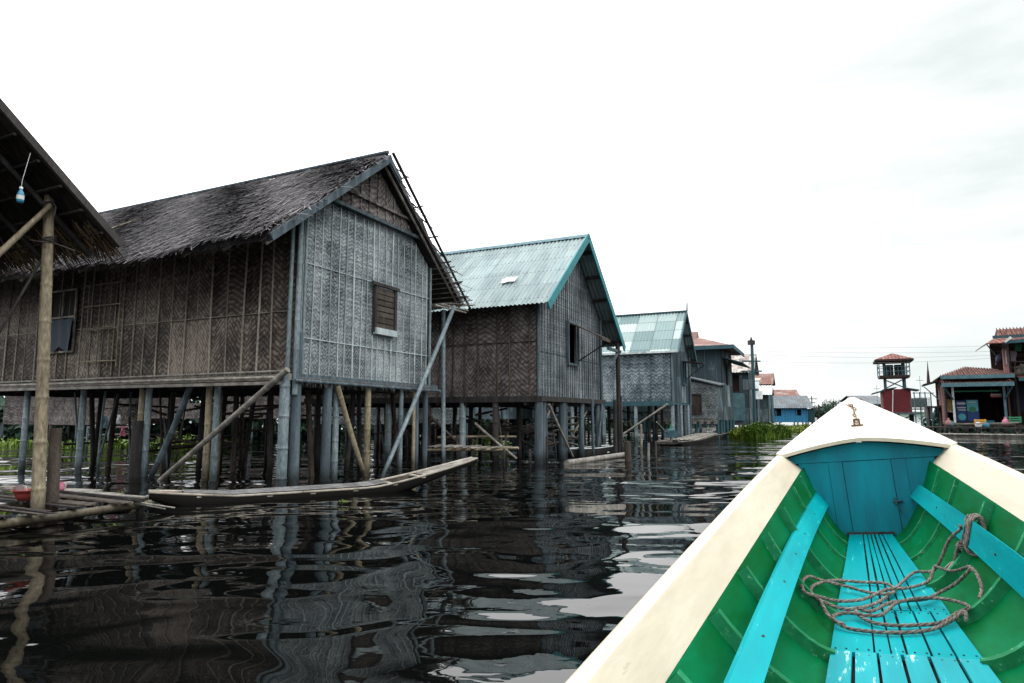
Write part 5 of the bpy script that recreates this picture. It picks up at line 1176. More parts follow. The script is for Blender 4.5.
# walkway in front
wq_ = FS.hit(925, 430, -1.6)
Wf_ = empty('waterfront_walkway', (wq_.x, wq_.y, 0), FS.rz, 'low timber walkway along the water in front of the right bank shops', 'walkway')
mb = MB(); mb.box((3.2, .6, .42), (7.6, 1.3, .08)); mb.build('deck', M['wood_dark'], Wf_)
mb = MB(); mb.tube((-.4, -.35, .06), (7, -.35, .06), .05, .05, 8, 0, .5); mb.build('floating_bamboo', M['wood_pale'], Wf_)
for k in range(9): mb = MB(); mb.tube((-.3+k*.9, .05, -1.5), (-.3+k*.9, .05, .40), .06, .06, 7); mb.build('stilt', M['bamboo_dark'], Wf_)
mb = MB(); mb.bar((1.4, -.05, .62), (4.2, -.05, .70), .05, .05); mb.bar((5.0, -.05, .55), (6.6, -.05, .62), .04, .04); mb.build('rail', M['wood_pale'], Wf_)
def good(name, px, py, label, cat, fn, dz=0, dy=-1.2):
    a = FS.hit(px, py, dy); r = empty(name, (a.x, a.y, .46+dz), FS.rz, label, cat); fn(r); return r
def crate_fn(mt):
    def f(r):
        mb = MB(); w_, h_ = .46, .30
        for z in (.04, .15, .26):
            mb.box((0, -.17, z), (w_, .02, .07)); mb.box((0, .17, z), (w_, .02, .07)); mb.box((-w_/2, 0, z), (.02, .34, .07)); mb.box((w_/2, 0, z), (.02, .34, .07))
        mb.box((0, 0, .02), (w_-.02, .32, .02)); mb.build('crate_body', M[mt], r)
        mb = MB()
        for sx in (-1, 1):
            for sy in (-1, 1): mb.box((sx*w_/2, sy*.17, .15), (.04, .04, .32))
        mb.build('corner_rib', M[mt], r)
    return f
def bag_fn(mt):
    def f(r):
        mb = MB(); lathe(mb, [(.001, 0), (.13, .0), (.17, .10), (.15, .22), (.07, .32), (.03, .34), (.07, .40), (.04, .42)], 14); mb.build('bag_body', M[mt], r)
    return f
def basin_fn(mt):
    def f(r):
        mb = MB(); lathe(mb, [(.001, 0), (.12, 0), (.17, .10), (.20, .16), (.21, .16), (.20, .175), (.18, .165), (.11, .02), (.001, .02)], 18); mb.build('bowl', M[mt], r)
    return f
def jar_fn(mt):
    def f(r):
        mb = MB(); lathe(mb, [(.001, 0), (.11, 0), (.15, .12), (.13, .25), (.07, .30), (.08, .33)], 14); mb.build('jar_body', M[mt], r)
    return f
good('yellow_crate', 980, 420, 'bright orange yellow crate on the edge of the shop walkway', 'crate', crate_fn('yellow'), .1)
good('blue_basin', 990, 420, 'blue plastic basin right of the yellow crate', 'basin', basin_fn('blue_plastic'), .15)
good('pink_sack', 1005.5, 420, 'pink tied sack on the walkway near the teal column', 'sack', bag_fn('cloth_pink'), .12)
good('green_crate', 1015, 420, 'dark green crate at the right end of the shop walkway', 'crate', crate_fn('cloth_green'), .25)
good('teal_jar', 951, 424, 'teal round jar at the left end of the shop walkway', 'jar', jar_fn('fascia'))
good('pink_bundle', 948.5, 420, 'small pinkish bundle beside the white column of the shop', 'sack', bag_fn('pink_wall'), .05)
good('blue_jar', 986, 424, 'small pale blue jar below the blue basin', 'jar', jar_fn('blue_bright'), -.05, -1.4)
good('white_jar', 978.5, 425, 'little white jar at the foot of the yellow crate', 'jar', jar_fn('cloth_white'), -.05, -1.5)

# ------------------------------------------------------------------ two-storey balcony house at the right edge
YB = 36.4; FB = Face(1001, 400, YB, -R(30)); b0 = FB.o
Bh = empty('balcony_house', (b0.x, YB, 0), FB.rz, 'two storey red tiled house with pink post and laundry filled balcony at the right edge', 'house')
v_ = lambda px: FB.x(px, 350)
z_ = lambda py: FB.z(py, 1008)
mb = MB(); wall_strips(mb, 6, .5, lambda a: z_(337.5), [], 2.6, .08, 0); wall_strips(mb, 2.6, z_(374), lambda a: z_(341), [], .55, .06, 0, 'y'); mb.build('wall', M['maroon'], Bh)
mb = MB(); mb.box((3.0, 1.5, z_(374)), (6, 3.4, .12)); mb.box((3.2, 1.5, .5), (5.6, 3.2, .12)); mb.build('floor_platform', M['wood_brown'], Bh)
mb = MB(); mb.bar((v_(1004.5), .0, z_(375)), (v_(1004.5), .0, z_(349)), .26, .2, 0, (1, 0, 0)); mb.build('corner_post', M['pink_wall'], Bh)
mb = MB(); mb.bar((v_(1004.8), -.12, z_(364)), (v_(1004.8), -.12, z_(351)), .14, .04, 0, (1, 0, 0)); mb.build('window_frame', M['white_paint'], Bh)
mb = MB(); A_ = Vector((v_(983.5), -1.3, z_(344.3))); r0 = Vector((v_(1002), 1.4, z_(326.3))); 
mb.slab([A_, Vector((6, -1.3, z_(344.3))), Vector((6, .2, z_(335.5))), Vector((v_(999), .2, z_(335.5)))], (0, 0, -.05), 0, [(0, 2), (6, 2), (6, 0), (1, 0)])
mb.slab([Vector((v_(999), .2, z_(335.5))), Vector((6, .2, z_(335.5))), Vector((6, 1.4, z_(326))), r0], (0, 0, -.05), 0, [(0, 2), (6, 2), (6, 0), (0, 0)])
mb.slab([A_, Vector((v_(999), .2, z_(335.5))), Vector((v_(999), 3.2, z_(335.5))), Vector((v_(983.5), 3.6, z_(344.3)))], (0, 0, -.05))
mb.slab([r0, Vector((6, 1.4, z_(326))), Vector((6, 3.4, z_(337))), Vector((v_(1002), 3.4, z_(337)))], (0, 0, -.05))
rB_ = mb.build('roof', M['tile_red'], Bh)
mb = MB()
for k in range(14): x = v_(1002)+k*.16; mb.tube((x, .22, z_(335.5)+.05), (x, 1.4, z_(326)+.05), .03, .03, 5)
mb.build('tile_roll', M['tile_red'], rB_)
mb = MB(); mb.slab([(v_(1001.3), .25, z_(336)), (v_(1001.3), 2.4, z_(336)), (v_(1001.6), 1.4, z_(327))], (.05, 0, 0)); mb.build('gablet', M['wood_dark'], rB_)
mb = MB(); mb.bar((v_(992), -.6, z_(337.5)), (6, -.6, z_(337.5)), .08, .16); mb.bar((v_(1001), -1.32, z_(344)), (6, -1.32, z_(340)), .06, .18); mb.bar((v_(1001.5), -1.35, z_(344)), (v_(1008), -1.4, z_(339.5)), .05, .12, 1); mb.build('eave_board', [M['teal_dark'], M['white_paint']], rB_)
mb = MB(); mb.bar((v_(984), -1.2, z_(345)), (v_(996), -.1, z_(357)), .04, .05); mb.build('eave_brace', M['fascia'], Bh)
mb = MB()
for z in (362, 368): mb.bar((v_(1007), -.05, z_(z)), (5.5, -.05, z_(z)), .04, .05)
for k in range(12): mb.bar((v_(1008)+k*.25, -.05, z_(374)), (v_(1008)+k*.25, -.05, z_(362)), .03, .03, 0, (1, 0, 0))
mb.build('balcony_rail', M['wood_brown'], Bh)
mb = MB(); mb.slab([(v_(1013), -1.2, z_(379.5)), (6, -1.2, z_(379.5)), (6, .1, z_(376)), (v_(1013), .1, z_(376))], (0, 0, .05)); mb.bar((v_(1012), -1.24, z_(380.5)), (6, -1.24, z_(380.5)), .05, .18, 1); mb.build('lower_eave', [M['tile_red'], M['teal_dark']], Bh)
for px in (1013, 1024, 1040): mb = MB(); mb.tube((v_(px), 0, -1.5), (v_(px), 0, z_(375)), .09, .09, 7); mb.build('stilt', M['wood_dark'], Bh)
mb = MB(); mb.box((v_(1019), 1.0, (z_(385)+z_(411))/2), (v_(1026)-v_(1012), .06, z_(385)-z_(411))); mb.build('blue_screen', M['navy'], Bh)
# umbrella, laundry, box
uq = FB.hit(998.5, 358, -.5)
U = empty('folded_umbrella', tuple(uq), 0, 'folded navy umbrella hanging beside the pink post of the balcony', 'umbrella'); U.rotation_euler = (0, R(28), 0)
mb = MB(); lathe(mb, [(.01, -.36), (.07, -.25), (.13, -.05), (.12, .12), (.05, .26), (.012, .34)], 12); mb.build('canopy', M['navy'], U); mb = MB(); mb.tube((0, 0, -.42), (0, 0, .5), .012, .012, 6); mb.build('stick', M['steel'], U)
for px, py, w_, h_, mt, lab in ((1013.5, 356, .34, .55, 'cloth_lilac', 'lilac grey shirt hanging on the balcony'), (1018.5, 347.5, .36, .4, 'cloth_green', 'green cloth hanging high on the balcony')):
    c = FB.hit(px, py, .3); mb = MB(); rows = [[(i/8*w_-w_/2+.02*math.sin(k), .04*math.sin(i*1.4+k*.5), h_/2-h_*k/6-(.05 if i in (0, 8) and k < 2 else 0)) for i in range(9)] for k in range(7)]
    mb.grid(rows); mb.tube((-w_/2-.1, 0, h_/2+.01), (w_/2+.1, 0, h_/2+.01), .01, .01, 5, 0); o = mb.build('hanging_cloth', M[mt]); o.location = c; tag(o, lab, 'laundry', 'laundry on the balcony')
c = FB.hit(1019.5, 368.5, .2); r_ = empty('carton_box', (c.x, c.y, z_(373.5)), .3, 'cream carton box on the balcony floor', 'box')
mb = MB(); mb.box((0, 0, .2), (.4, .3, .4)); mb.build('carton', M['wood_pale'], r_); mb = MB(); mb.slab([(-.2, -.15, .41), (.2, -.15, .41), (.2, -.27, .5), (-.2, -.27, .5)], (0, .01, 0)); mb.build('flap', M['cloth_white'], r_)

# ------------------------------------------------------------------ bits between tower and shop
P = at(928.5, 384, 39); r_ = empty('spired_shed', (P.x, 39, 0), -R(30), 'small brown shed with a thin pointed rust coloured spire left of the shop', 'shed')
zq = lambda py: at(928, py, 39).z
mb = MB(); mb.tube((0, 0, zq(384)), (.02, 0, zq(371)), .10, .05, 6); mb.tube((.02, 0, zq(371)), (.03, 0, zq(361)), .045, .008, 6); mb.build('spire', M['maroon'], r_)
mb = MB(); mb.slab([(-.3, -.5, zq(386)), (.9, -.5, zq(380)), (.9, 1.5, zq(380)), (-.3, 1.5, zq(386))], (0, 0, .1)); mb.build('roof', M['wood_dark'], r_)
mb = MB(); mb.box((.75, .5, (zq(384)+zq(405))/2), (.42, 1.6, zq(384)-zq(405)), 0); mb.build('wall', M['rusty_sheet'], r_)
mb = MB(); mb.bar((-.25, -.4, zq(387)), (.5, -.3, zq(401)), .05, .05); mb.build('brace', M['fascia'], r_)
mb = MB(); mb.box((.5, .5, zq(407)), (1.4, 1.8, .1)); mb.build('floor_platform', M['wood_dark'], r_)
for x in (-.1, .5, 1.1): mb = MB(); mb.tube((x, 0, -1.5), (x, 0, zq(407)), .07, .07, 6); mb.build('stilt', M['bamboo_dark'], r_)
P = at(915, 407, 42); r_ = empty('mesh_cage', (P.x, 42, 0), 0, 'grey mesh walled pen on stilts between the red shed and the shop', 'pen')
zq = lambda py: at(920, py, 42).z; wq = at(931, 400, 42).x-P.x
mb = MB()
for k in range(13): mb.bar((wq*k/12, 0, zq(407.5)), (wq*k/12, 0, zq(397.5)), .02, .02, 0, (1, 0, 0))
for k in range(7): mb.bar((0, -.01, zq(407.5)+k*.105), (wq, -.01, zq(407.5)+k*.105), .02, .02)
mb.box((wq/2, .4, (zq(407.5)+zq(398))/2), (wq, .03, zq(398)-zq(407.5)), 0); mb.build('mesh_panel', M['steel'], r_)
mb = MB()
for x in (0, wq/3, wq*.66, wq): mb.bar((x, 0, -1.0), (x, 0, zq(392)), .05, .05, 0, (1, 0, 0))
mb.bar((-.1, 0, zq(393)), (wq+.2, 0, zq(393)), .05, .05); mb.build('frame', M['fascia'], r_)
mb = MB(); mb.box((wq/2, .3, zq(409)), (wq, .8, .08)); mb.build('floor_platform', M['wood_dark'], r_)
for i, (px, mt, lab) in enumerate(((925.5, 'cloth_white', 'narrow white cloth hung below the mesh pen, left one'), (929.5, 'cloth_white', 'narrow white cloth hung below the mesh pen, right one'), (936, 'fascia', 'blue grey cloth hung below the spired shed'))):
    a = at(px, 407, 40.5); mb = MB(); rows = [[(j*.05-.1, .02*math.sin(j*2+k), -k*.11) for j in range(5)] for k in range(7)]; mb.grid(rows); mb.tube((-.15, 0, .01), (.15, 0, .01), .01, .01, 5)
    o = mb.build('hanging_cloth', M[mt]); o.location = a; tag(o, lab, 'laundry', 'cloths below the pens')
# low dark roofs left of the tower
for px, py, Y, wd_, lab in ((868, 401, 58, 2.2, 'low dark teal roofed hut just right of the boat tip'), (880, 404, 54, 1.6, 'low dark hut touching the left of the watch tower')):
    a = at(px, py, Y); loc, rz = frame(a.x-wd_/2, Y, 0); r_ = empty('low_hut', (a.x-wd_/2, Y, 0), 0, lab, 'hut', 'low huts left of the tower')
    mb = MB(); mb.box((wd_/2, 1, a.z/2+.1), (wd_, 2, a.z-.2)); mb.build('wall', M['teal_dark'], r_)
    mb = MB(); mb.slab([(-.3, -.4, a.z-.05), (wd_+.3, -.4, a.z-.05), (wd_+.3, 1, a.z+.45), (-.3, 1, a.z+.45)], (0, 0, .06), 0, [(0, 0), (2, 0), (2, 1), (0, 1)]); mb.slab([(-.3, 2.4, a.z-.05), (wd_+.3, 2.4, a.z-.05), (wd_+.3, 1.02, a.z+.45), (-.3, 1.02, a.z+.45)], (0, 0, .06)); mb.build('roof', M['grey_sheet'], r_)
    for x in (.1, wd_-.1): mb = MB(); mb.tube((x, .1, -1.2), (x, .1, .3), .07, .07, 6); mb.build('stilt', M['wood_dark'], r_)
for px, py0, Y, lab in ((876.5, 385, 52, 'thin mast standing left of the watch tower'), (919.5, 376, 44, 'thin mast standing between the watch tower and the spire')):
    a = at(px, py0, Y); mb = MB(); mb.tube((0, 0, -1), (0, 0, a.z), .03, .015, 6); mb.bar((-.25, 0, a.z-.3), (.25, 0, a.z-.3), .03, .03)
    o = mb.build('mast', M['cable']); o.location = (a.x, a.y, 0); tag(o, lab, 'mast', 'thin masts')
# power cables
for i, (ya, yb, lab) in enumerate(((348, 344, 'topmost faint power cable crossing to the right bank'), (351, 349, 'second power cable from the top'), (354.5, 352, 'third power cable from the top'), (361, 352.5, 'lowest, most sagging power cable crossing to the right bank'))):
    A = at(755, ya, 38.2); B = at(1060, yb, 37); pts = []
    for k in range(25):
        t = k/24; q = A.lerp(B, t); q.z -= (.25+.22*i)*4*t*(1-t)*.35; pts.append(q-A)
    mb = MB(); mb.path(pts, .006, 5); o = mb.build('power_cable', M['cable']); o.location = A; tag(o, lab, 'cable', 'power cables over the canal')

# ================================================================== the boat we sit in
bq = dict(yaw=.4679, X0=.2091, heel=.0925, sb=5.5554, hwo=.5929, hwi=.5411, hil=.4328, vo=.8377, vi=.8308, vil=.723, vc=.9269, wfb=.1474, vf=.2135, kf=.0413, rise=.0137, st=6.1876, vt=1.2392, kg=.0321, kg2=.0081, kv=.0468, kv2=-.0106)
SB, ST = bq['sb'], bq['st']
Boat = empty('wooden_boat', (0, 0, 0), 0, 'long wooden boat carrying the viewer, cream gunwales, green inside and turquoise floor boards', 'boat')
Boat.matrix_world = Matrix.Translation((bq['X0']*math.cos(bq['yaw']), -bq['X0']*math.sin(bq['yaw']), .2)) @ Matrix.Rotation(-bq['yaw'], 4, 'Z') @ Matrix.Rotation(-bq['heel'], 4, 'Y')
BO = -.033
dd = lambda t: max(SB-max(t, 1.4), 0)
wf = lambda t: bq['wfb']+bq['kf']*dd(t)
vf = lambda t: bq['vf']-.2+bq['rise']*max(0, 1-dd(t)/2)
def gun(t):
    if t <= SB: d = dd(t); return bq['hwo']+bq['kg']*d+bq['kg2']*d*d, bq['vo']-.2-bq['kv']*d+bq['kv2']*d*d
    s = min((t-SB)/(ST-SB), 1); return max(bq['hwo']*(1-s)**.9, .012), bq['vo']-.2+(bq['vt']-bq['vo'])*s
def lip(t): uo, vo = gun(t); return uo-.16+.0023*dd(t), vo-.1147
def hull(t, s):   # inner hull surface point, s 0..1 from floor to lip (right side, centred)
    w_ = wf(t)-.03; ul, vl = lip(t); return w_+(ul-w_)*s, vf(t)-.03+(vl-vf(t)+.03)*s**1.8
TS = [-1.5, -.5, .5, 1.0, 1.4, 1.8, 2.2, 2.6, 3.0, 3.4, 3.8, 4.2, 4.6, 5.0, 5.3, SB+.02]
# inner skin
mb = MB()
for sg in (-1, 1):
    mb.grid([[(sg*hull(t, k/8)[0]+BO*(1-k/8), t, hull(t, k/8)[1]) for k in range(9)] for t in TS], 0)
mb.grid([[(-wf(t)-.05, t, vf(t)-.035), (wf(t)+.02, t, vf(t)-.035)] for t in TS], 1)
# outer skin down to the keel
TO = TS[:-1]+[SB, 5.7, 5.85, 6.0, 6.1, 6.17]
for sg in (-1, 1):
    rows = []
    for t in TO:
        uo, vo = gun(t); k = min(max((t-4.2)/2.0, 0), 1); zb = -.42+.50*k*k
        rows.append([(sg*(uo-.004), t, vo-.03), (sg*uo*.93, t, vo*.6+zb*.4), (sg*uo*.68, t, vo*.15+zb*.85), (0, t+.0, zb)])
    mb.grid(rows, 2)
mb.build('hull', [M['boat_green'], M['wood_dark'], M['hull_outside']], Boat)
# gunwale planks: flat rail on top and an inner sloping plank
for sg in (-1, 1):
    mb = MB(); rows = []
    for t in TS[:-1]+[SB+.10]:
        tt = min(t, SB); uo, vo = gun(tt); ul, vl = lip(tt)
        sec = [(uo+.012, vo-.075), (uo+.014, vo-.005), (uo-.002, vo+.006), (uo-.050, vo+.002), (uo-.056, vo-.004), (ul, vl), (ul+.010, vl-.012), (uo-.03, vo-.05), (uo-.0, vo-.09)]
        rows.append([(sg*a, t, b) for a, b in sec])
    mb.grid(rows, 0, False, True); mb.build('gunwale_plank', M['cream'], Boat)
# ribs
RT = [5.22, 4.72, 3.98, 3.40, 2.86, 2.38, 1.92, 1.45, .95, .4]
for t in RT:
    for sg in (-1, 1):
        mb = MB(); rows = []
        for k in range(10):
            s = .02+k/9*.97; a, b = hull(t, s); a2, b2 = hull(t, min(s+.02, 1)); d = Vector((a2-a, 0, b2-b)).normalized(); nn = Vector((-d.z, 0, d.x)); off = BO*(1-s)
            p0 = Vector((a, 0, b)); hh = .042 if t < 4.4 else .016
            pr = [p0-nn*.004, p0+nn*hh]
            rows.append([(sg*pr[0].x+off, t-.019, pr[0].z), (sg*pr[1].x+off, t-.017, pr[1].z), (sg*pr[1].x+off, t+.017, pr[1].z), (sg*pr[0].x+off, t+.019, pr[0].z)])
        mb.grid(rows, 0, False, True); mb.face(rows[0], 0); mb.build('rib', M['rib_green'], Boat)
# side rails (turquoise)
for sg, a, b in ((-1, ((-.365, 5.55, .337), (-.295, 5.55, .235)), ((-.492, 1.6, .242), (-.408, 1.6, .246))), (1, ((.338, 5.53, .366), (.270, 5.53, .280)), ((.445, 1.6, .30), (.45, 1.6, .125)))):
    mb = MB(); A0, A1 = Vector(a[0]), Vector(a[1]); B0_, B1_ = Vector(b[0]), Vector(b[1]); th = Vector((-sg*-.5, 0, -.8))*.022
    th = (B0_-A0).cross(A1-A0).normalized()*.024
    if th.x*sg < 0: th = -th
    rows = []
    for k in range(15):
        q = k/14; c = Vector((sg*.02*math.sin(math.pi*q), 0, 0)); up_ = -th.normalized()*.016; P, Q = A0.lerp(B0_, q)+c+up_, A1.lerp(B1_, q)+c+up_
        rows.append([P, Q, Q+th, P+th])
    mb.grid(rows, 0, False, True); mb.face(rows[0], 0); mb.face(rows[-1], 0); mb.build('side_rail', M['boat_cyan'], Boat)
    for ty in (2.2, 2.9, 3.45, 4.0, 4.75):
        q = (5.55-ty)/3.95; c = (A0.lerp(B0_, q)+A1.lerp(B1_, q))/2+Vector((sg*.02*math.sin(math.pi*q), 0, 0))-th.normalized()*.017
        mbn = MB(); mbn.tube(c+th*.2, c-th.normalized()*.0035, .005, .005, 8); mbn.build('nail_head', M['wood_dark'], Boat)
# floor boards: fore and aft sets
def boards(t0, t1, fr, gap, dz, mat, name='floor_board'):
    for i in range(len(fr)-1):
        mb = MB(); rows = []; n = 6
        for k in range(n+1):
            t = t0+(t1-t0)*k/n; w_ = wf(t)-.004; a = fr[i]*w_+gap+BO+.0015*math.sin(t*3+i); b = fr[i+1]*w_-gap+BO+.0015*math.sin(t*2.2+i*2); z = vf(t)+dz+random.uniform(-.001, .001)
            if b-a < .006: m_ = (a+b)/2; a, b = m_-.003, m_+.003
            rows.append([(a, t, z-.018), (a, t, z), (b, t, z), (b, t, z-.018)])
        mb.grid(rows, 0, False, True); mb.face(rows[0], 0); mb.face(rows[-1], 0); mb.build(name, mat, Boat)
boards(3.52, 5.54, [-1, -.34, -.16, .0, .16, .34, .52, 1], .0042, 0, M['boat_cyan'])
boards(2.90, 3.515, [-1, -.38, -.16, .05, .36, .66, 1], .0042, -.001, M['boat_cyan'])
boards(1.0, 2.894, [-1, -.66, -.34, -.02, .31, .65, 1], .0060, .002, M['board_cyan'])
for t in (1.4, 2.3, 2.92, 3.5, 4.2, 4.9):
    mb = MB(); mb.box((BO, t, vf(t)-.028), (wf(t)*2.1, .06, .02)); mb.build('floor_bearer', M['wood_dark'], Boat)
for t in (2.86, 2.93, 3.48, 3.55):
    for k in range(13): mb = MB(); mb.tube((BO+(-.9+1.8*k/12)*wf(t), t, vf(t)-.002), (BO+(-.9+1.8*k/12)*wf(t), t, vf(t)+.003), .0035, .0035, 6); mb.build('nail_head', M['wood_dark'], Boat)
# bulkhead
zb0 = vf(SB)-.03; LT = (.806-.2); RTp = (.795-.2)
def bw(z):            # half width at height z
    ul, vl = lip(SB); w_ = wf(SB)-.012; s = max(0, min(1, (z-zb0)/(vl-zb0))); return w_+(ul+.02-w_)*s**.56
hz_ = .585
mb = MB(); n = 10
def bstrip(mb, f0, f1, z0, z1, y, th=.018, nseg=8):
    rows = []
    for k in range(nseg+1):
        z = z0+(z1-z0)*k/nseg; h_ = bw(z); xl = max(f0, -h_+BO*(1-k/nseg)*(1 if z0 < .3 else 0)); xr = min(f1, h_+BO*(1-k/nseg)*(1 if z0 < .3 else 0))
        if xr-xl < .002: continue
        rows.append([(xl, y, z), (xr, y, z), (xr, y+th, z), (xl, y+th, z)])
    if len(rows) > 1: mb.grid(rows, 0, False, True); mb.face(rows[0], 0); mb.face(rows[-1], 0)
zt_ = .562
for f0, f1, y in ((-.6, -.245, SB), (-.243, -.148, SB-.003), (.178, .27, SB), (.272, .6, SB+.001)):
    mbx = MB(); bstrip(mbx, f0, f1, zb0, zt_, y, nseg=14); mbx.build('bulkhead_board', M['bulk_teal'], Boat)
mbx = MB(); HX = [(-1+k/10) for k in range(21)]
tops = [(f*(gun(SB)[0]-.06), min(gun(SB)[1]+((bq['vc']-.2)-gun(SB)[1])*(1-abs(f)**1.5)-.030, 9)) for f in HX]
mbx.grid([[(x_, SB-.006, zt_+.003 if z_2 > zt_+.003 else z_2-.001) for x_, z_2 in tops], [(x_, SB-.006, z_2) for x_, z_2 in tops]], 0, False)
mbx.grid([[(x_, SB+.012, zt_+.003 if z_2 > zt_+.003 else z_2-.001) for x_, z_2 in tops], [(x_, SB+.012, z_2) for x_, z_2 in tops]], 0, False)
mbx.grid([[(x_, SB-.006, zt_+.003) for x_, z_2 in tops], [(x_, SB+.012, zt_+.003) for x_, z_2 in tops]], 0, False)
mbx.build('bulkhead_header', M['bulk_teal'], Boat)
mbx = MB(); bstrip(mbx, -.144, .174, zb0+.006, zt_-.002, SB-.004, nseg=14); door = mbx.build('hatch_door', M['bulk_teal'], Boat)
mbx = MB(); mbx.box((.178, SB-.010, .258), (.06, .008, .018)); mbx.box((.160, SB-.014, .262), (.012, .012, .045)); mbx.tube((.165, SB-.018, .262), (.192, SB-.022, .16), .005, .004, 7); mbx.tube((.150, SB-.02, .258), (.205, SB-.02, .262), .005, .005, 7); mbx.build('latch', M['teal_dark'], door)
mb = MB(); mb.box((BO, SB-.012, zb0+.035), (.31, .02, .02)); mb.build('sill_strip', M['wood_dark'], Boat)
mb = MB(); rows = [[(x*.55, SB+.05, z) for x in (-1, 1)] for z in (-.1, .62)]; mb.grid(rows, 0); mb.build('bulkhead_backing', M['dark_inside'], Boat)
# foredeck with camber
def deckz(t, f):
    s = max(0, min((t-SB)/(ST-SB), 1)); ze = gun(max(t, SB))[1]; zc = (bq['vc']-.2)+(bq['vt']-bq['vc'])*s
    return ze+(zc-ze)*(1-abs(f)**1.5)+.004
mb = MB(); rt = []; rb = []
tl = [SB-.10, SB-.05, SB, 5.65, 5.75, 5.85, 5.95, 6.05, 6.12, 6.165, ST]
for t in tl:
    uo = gun(max(t, SB))[0]+.012; sk = .06*(1 if t < SB else 0)
    if t < SB: uo -= (SB-t)*.55
    rt.append([(f*uo, t+ (.035*(1-abs(f)) if t < SB-.08 else 0), deckz(max(t, SB), f)-(SB-min(t, SB))*.06+.010) for f in [k/10-1 for k in range(21)]]); rb.append([(x_, y_, z_2-.026) for x_, y_, z_2 in rt[-1]])
mb.grid(rt, 0); mb.grid(rb, 1); mb.grid([rt[0], rb[0]], 1, False)
for k in (0, -1): mb.grid([[r[k] for r in rt], [r[k] for r in rb]], 0)
mb.build('foredeck', [M['cream_white'], M['cream']], Boat)
for t in (SB-.07,):
    for k in range(9): mb = MB(); f = -.8+k*.2; uo = gun(SB)[0]-.03; mb.tube((f*uo, t+.02, deckz(SB, f)-.004), (f*uo, t+.02, deckz(SB, f)+.0085), .004, .004, 6); mb.build('nail_head', M['wood_dark'], Boat)
# rusty mooring fitting on the deck
mb = MB(); t = 5.72; z = deckz(t, 0)+.012
mb.box((0, t, z+.003), (.085, .03, .006)); mb.tube((-.018, t, z), (-.018, t, z+.045), .007, .007, 7); mb.tube((.018, t, z), (.018, t, z+.045), .007, .007, 7); mb.tube((-.022, t, z+.045), (.022, t, z+.045), .007, .007, 7)
fit = mb.build('mooring_staple', M['rust'], Boat)
mb = MB()
for k in range(6):
    c = Vector((.006*math.sin(k*2), t+.035+k*.052, deckz(t+.035+k*.052, 0)+.022)); ax = Vector((1, .2, .1)) if k % 2 else Vector((.15, .3, 1)); 
    a1 = Vector((0, 1, .45)).normalized(); a2 = a1.cross(ax).normalized()
    mb.path([c+a1*.026*math.cos(q)+a2*.011*math.sin(q) for q in [i*math.pi/6 for i in range(13)]], .0042, 5)
mb.build('rusty_chain', M['rust'], fit)
mb = MB()
for k in range(4):
    c = Vector((random.uniform(-.025, .0), t+.20+random.uniform(0, .12), 0)); c.z = deckz(c.y, 0)+.02
    mb.path([c, c+Vector((random.uniform(-.05, .03), .03, .012)), c+Vector((random.uniform(-.04, .03), .06, .02))], .0028, 5)
mb.build('frayed_twine', M['rust'], fit)

# ------------------------------------------------------------------ the rope lying in the boat
def spline(P, n=8):
    P = [Vector(p) for p in P]; Q = [P[0]*2-P[1]]+P+[P[-1]*2-P[-2]]; out_ = []
    for i in range(1, len(Q)-2):
        for k in range(n):
            t = k/n; a, b, c, d = Q[i-1:i+3]; out_.append(.5*((2*b)+(-a+c)*t+(2*a-5*b+4*c-d)*t*t+(-a+3*b-3*c+d)*t**3))
    return out_+[P[-1]]
RA = [(.34, 3.93, .335), (.345, 3.98, .31), (.315, 4.02, .275), (.285, 4.05, .23), (.255, 4.08, .16), (.225, 4.11, .10), (.19, 4.12, .072), (.125, 4.2, .045), (.04, 3.956, .040), (-.063, 3.627, .036), (-.158, 3.472, .036), (-.236, 3.415, .045), (-.319, 3.376, .095), (-.355, 3.415, .122), (-.342, 3.566, .119), (-.269, 3.869, .075), (-.144, 3.97, .046), (-.033, 3.952, .040), (.002, 3.843, .036), (-.025, 3.709, .052), (-.104, 3.724, .05), (-.222, 3.819, .06), (-.313, 3.742, .10), (-.364, 3.614, .148), (-.386, 3.452, .162), (-.377, 3.329, .142), (-.32, 3.416, .10), (-.247, 3.532, .055), (-.144, 3.596, .05), (-.033, 3.759, .06), (.066, 3.848, .05), (.165, 4.0, .05), (.212, 4.10, .10)]
RB = [(.215, 4.10, .105), (.264, 3.881, .125), (.318, 3.657, .19), (.257, 3.701, .11), (.189, 3.741, .058), (.111, 3.627, .045), (-.025, 3.537, .055), (-.118, 3.388, .05), (-.177, 3.399, .06), (-.163, 3.316, .04), (-.114, 3.241, .035), (-.036, 3.216, .035), (.053, 3.241, .035), (.133, 3.286, .036), (.204, 3.382, .055), (.251, 3.377, .085), (.207, 3.541, .07), (.11, 3.612, .06), (-.006, 3.492, .065), (-.091, 3.306, .055), (-.215, 3.331, .055), (-.269, 3.237, .06), (-.227, 3.162, .035), (-.139, 3.125, .033), (-.024, 3.127, .033), (.084, 3.18, .035), (.172, 3.291, .045), (.228, 3.338, .075), (.221, 3.263, .06)]
RC = [(-.32, 3.399, .09), (-.298, 3.277, .075), (-.269, 3.219, .05), (-.227, 3.162, .045)]
RD = [(.318, 3.657, .19), (.33, 3.60, .17), (.325, 3.50, .135), (.30, 3.42, .11)]
rope = empty('mooring_rope', Boat.matrix_world.translation, 0, 'coiled brown mooring rope lying on the turquoise floor boards and tied to the right rail', 'rope')
rope.matrix_world = Boat.matrix_world
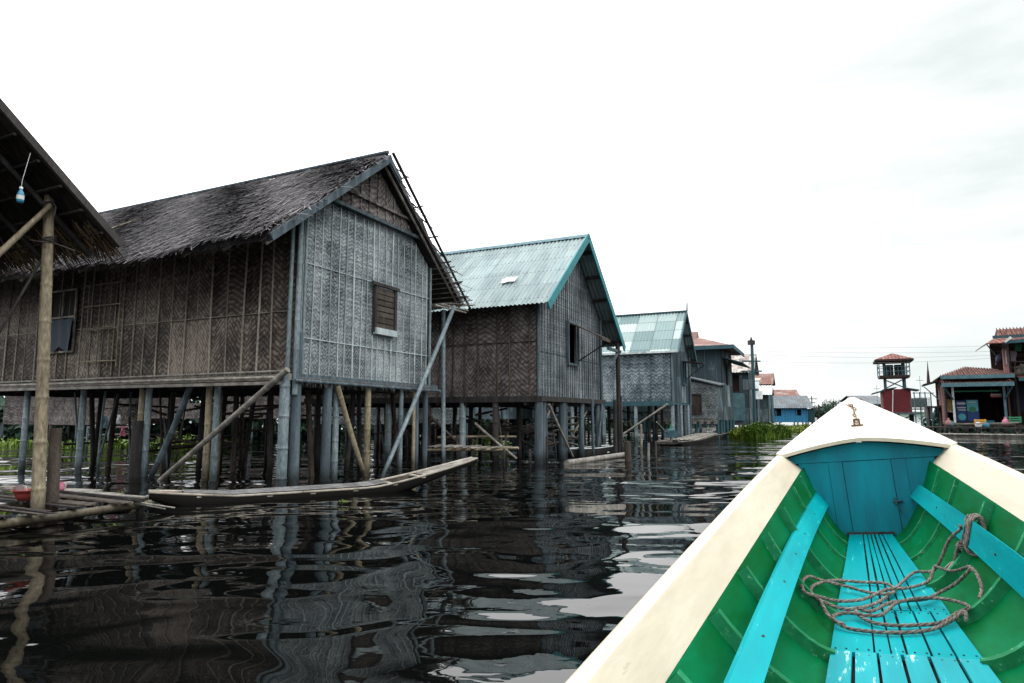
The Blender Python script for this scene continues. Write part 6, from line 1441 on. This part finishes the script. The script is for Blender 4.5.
def twisted(mb, P, r=.0075):
    P = spline(P, 10); n = len(P); L_ = 0; ph = [0]
    for i in range(1, n): L_ += (P[i]-P[i-1]).length; ph.append(L_/.045*math.pi)
    for s in range(3):
        out_ = []
        for i, p_ in enumerate(P):
            y = (P[min(i+1, n-1)]-P[max(i-1, 0)]).normalized(); x = y.cross(Vector((0, 0, 1))); x = x.normalized() if x.length > .01 else Vector((1, 0, 0)); z = x.cross(y); a = ph[i]+s*2.094
            out_.append(p_+(x*math.cos(a)+z*math.sin(a))*r*.55)
        mb.path(out_, r*.62, 5)
mb = MB()
for P in (RA, RB, RC, RD): twisted(mb, [(q_[0], q_[1], q_[2]-(.012 if q_[2] > .045 else .006)) for q_ in P], .0075)
mb.build('coil', M['rope'], rope)
mb = MB()
# loops round the rail, centre of rail at t~3.95 right side
def railc(t):
    q = (5.53-t)/3.93; P = Vector((.338, 5.53, .366)).lerp(Vector((.445, 1.6, .30)), q); Q = Vector((.270, 5.53, .280)).lerp(Vector((.45, 1.6, .125)), q); c = Vector((.02*math.sin(math.pi*q), 0, 0)); return P+c, Q+c
for t in (3.90, 3.935, 3.98):
    P, Q = railc(t); o1 = Vector((-.018, 0, .012)); o2 = Vector((.045, .01, -.02))
    twisted(mb, [P+Vector((0, .02, .02)), P+o1*1.0, (P+Q)/2+o1+Vector((0, random.uniform(-.02, .02), 0)), Q+o1+Vector((0, 0, -.008)), Q+Vector((.015, 0, -.03)), (P+Q)/2+o2, P+Vector((.03, .01, .015)), P+Vector((0, .02, .02))], .0085)
P, Q = railc(3.95)
twisted(mb, [Q+Vector((-.03, .02, .02)), Q+Vector((-.045, .03, -.01)), Q+Vector((-.03, .05, -.035)), Q+Vector((-.01, .03, -.02)), Q+Vector((-.035, .0, -.0)), Q+Vector((-.05, .04, -.035)), Q+Vector((-.06, .06, -.08))], .009)
mb.build('knot', M['rope'], rope)
mb = MB(); c = Q+Vector((-.06, .06, -.08))
for k in range(26):
    d = Vector((random.uniform(-.055, .0), random.uniform(-.01, .05), random.uniform(-.075, -.03))); mb.path([c, c+d*.5+Vector((0, 0, .008)), c+d], .0025, 4)
mb.build('frayed_end', M['rope_frayed'], rope)
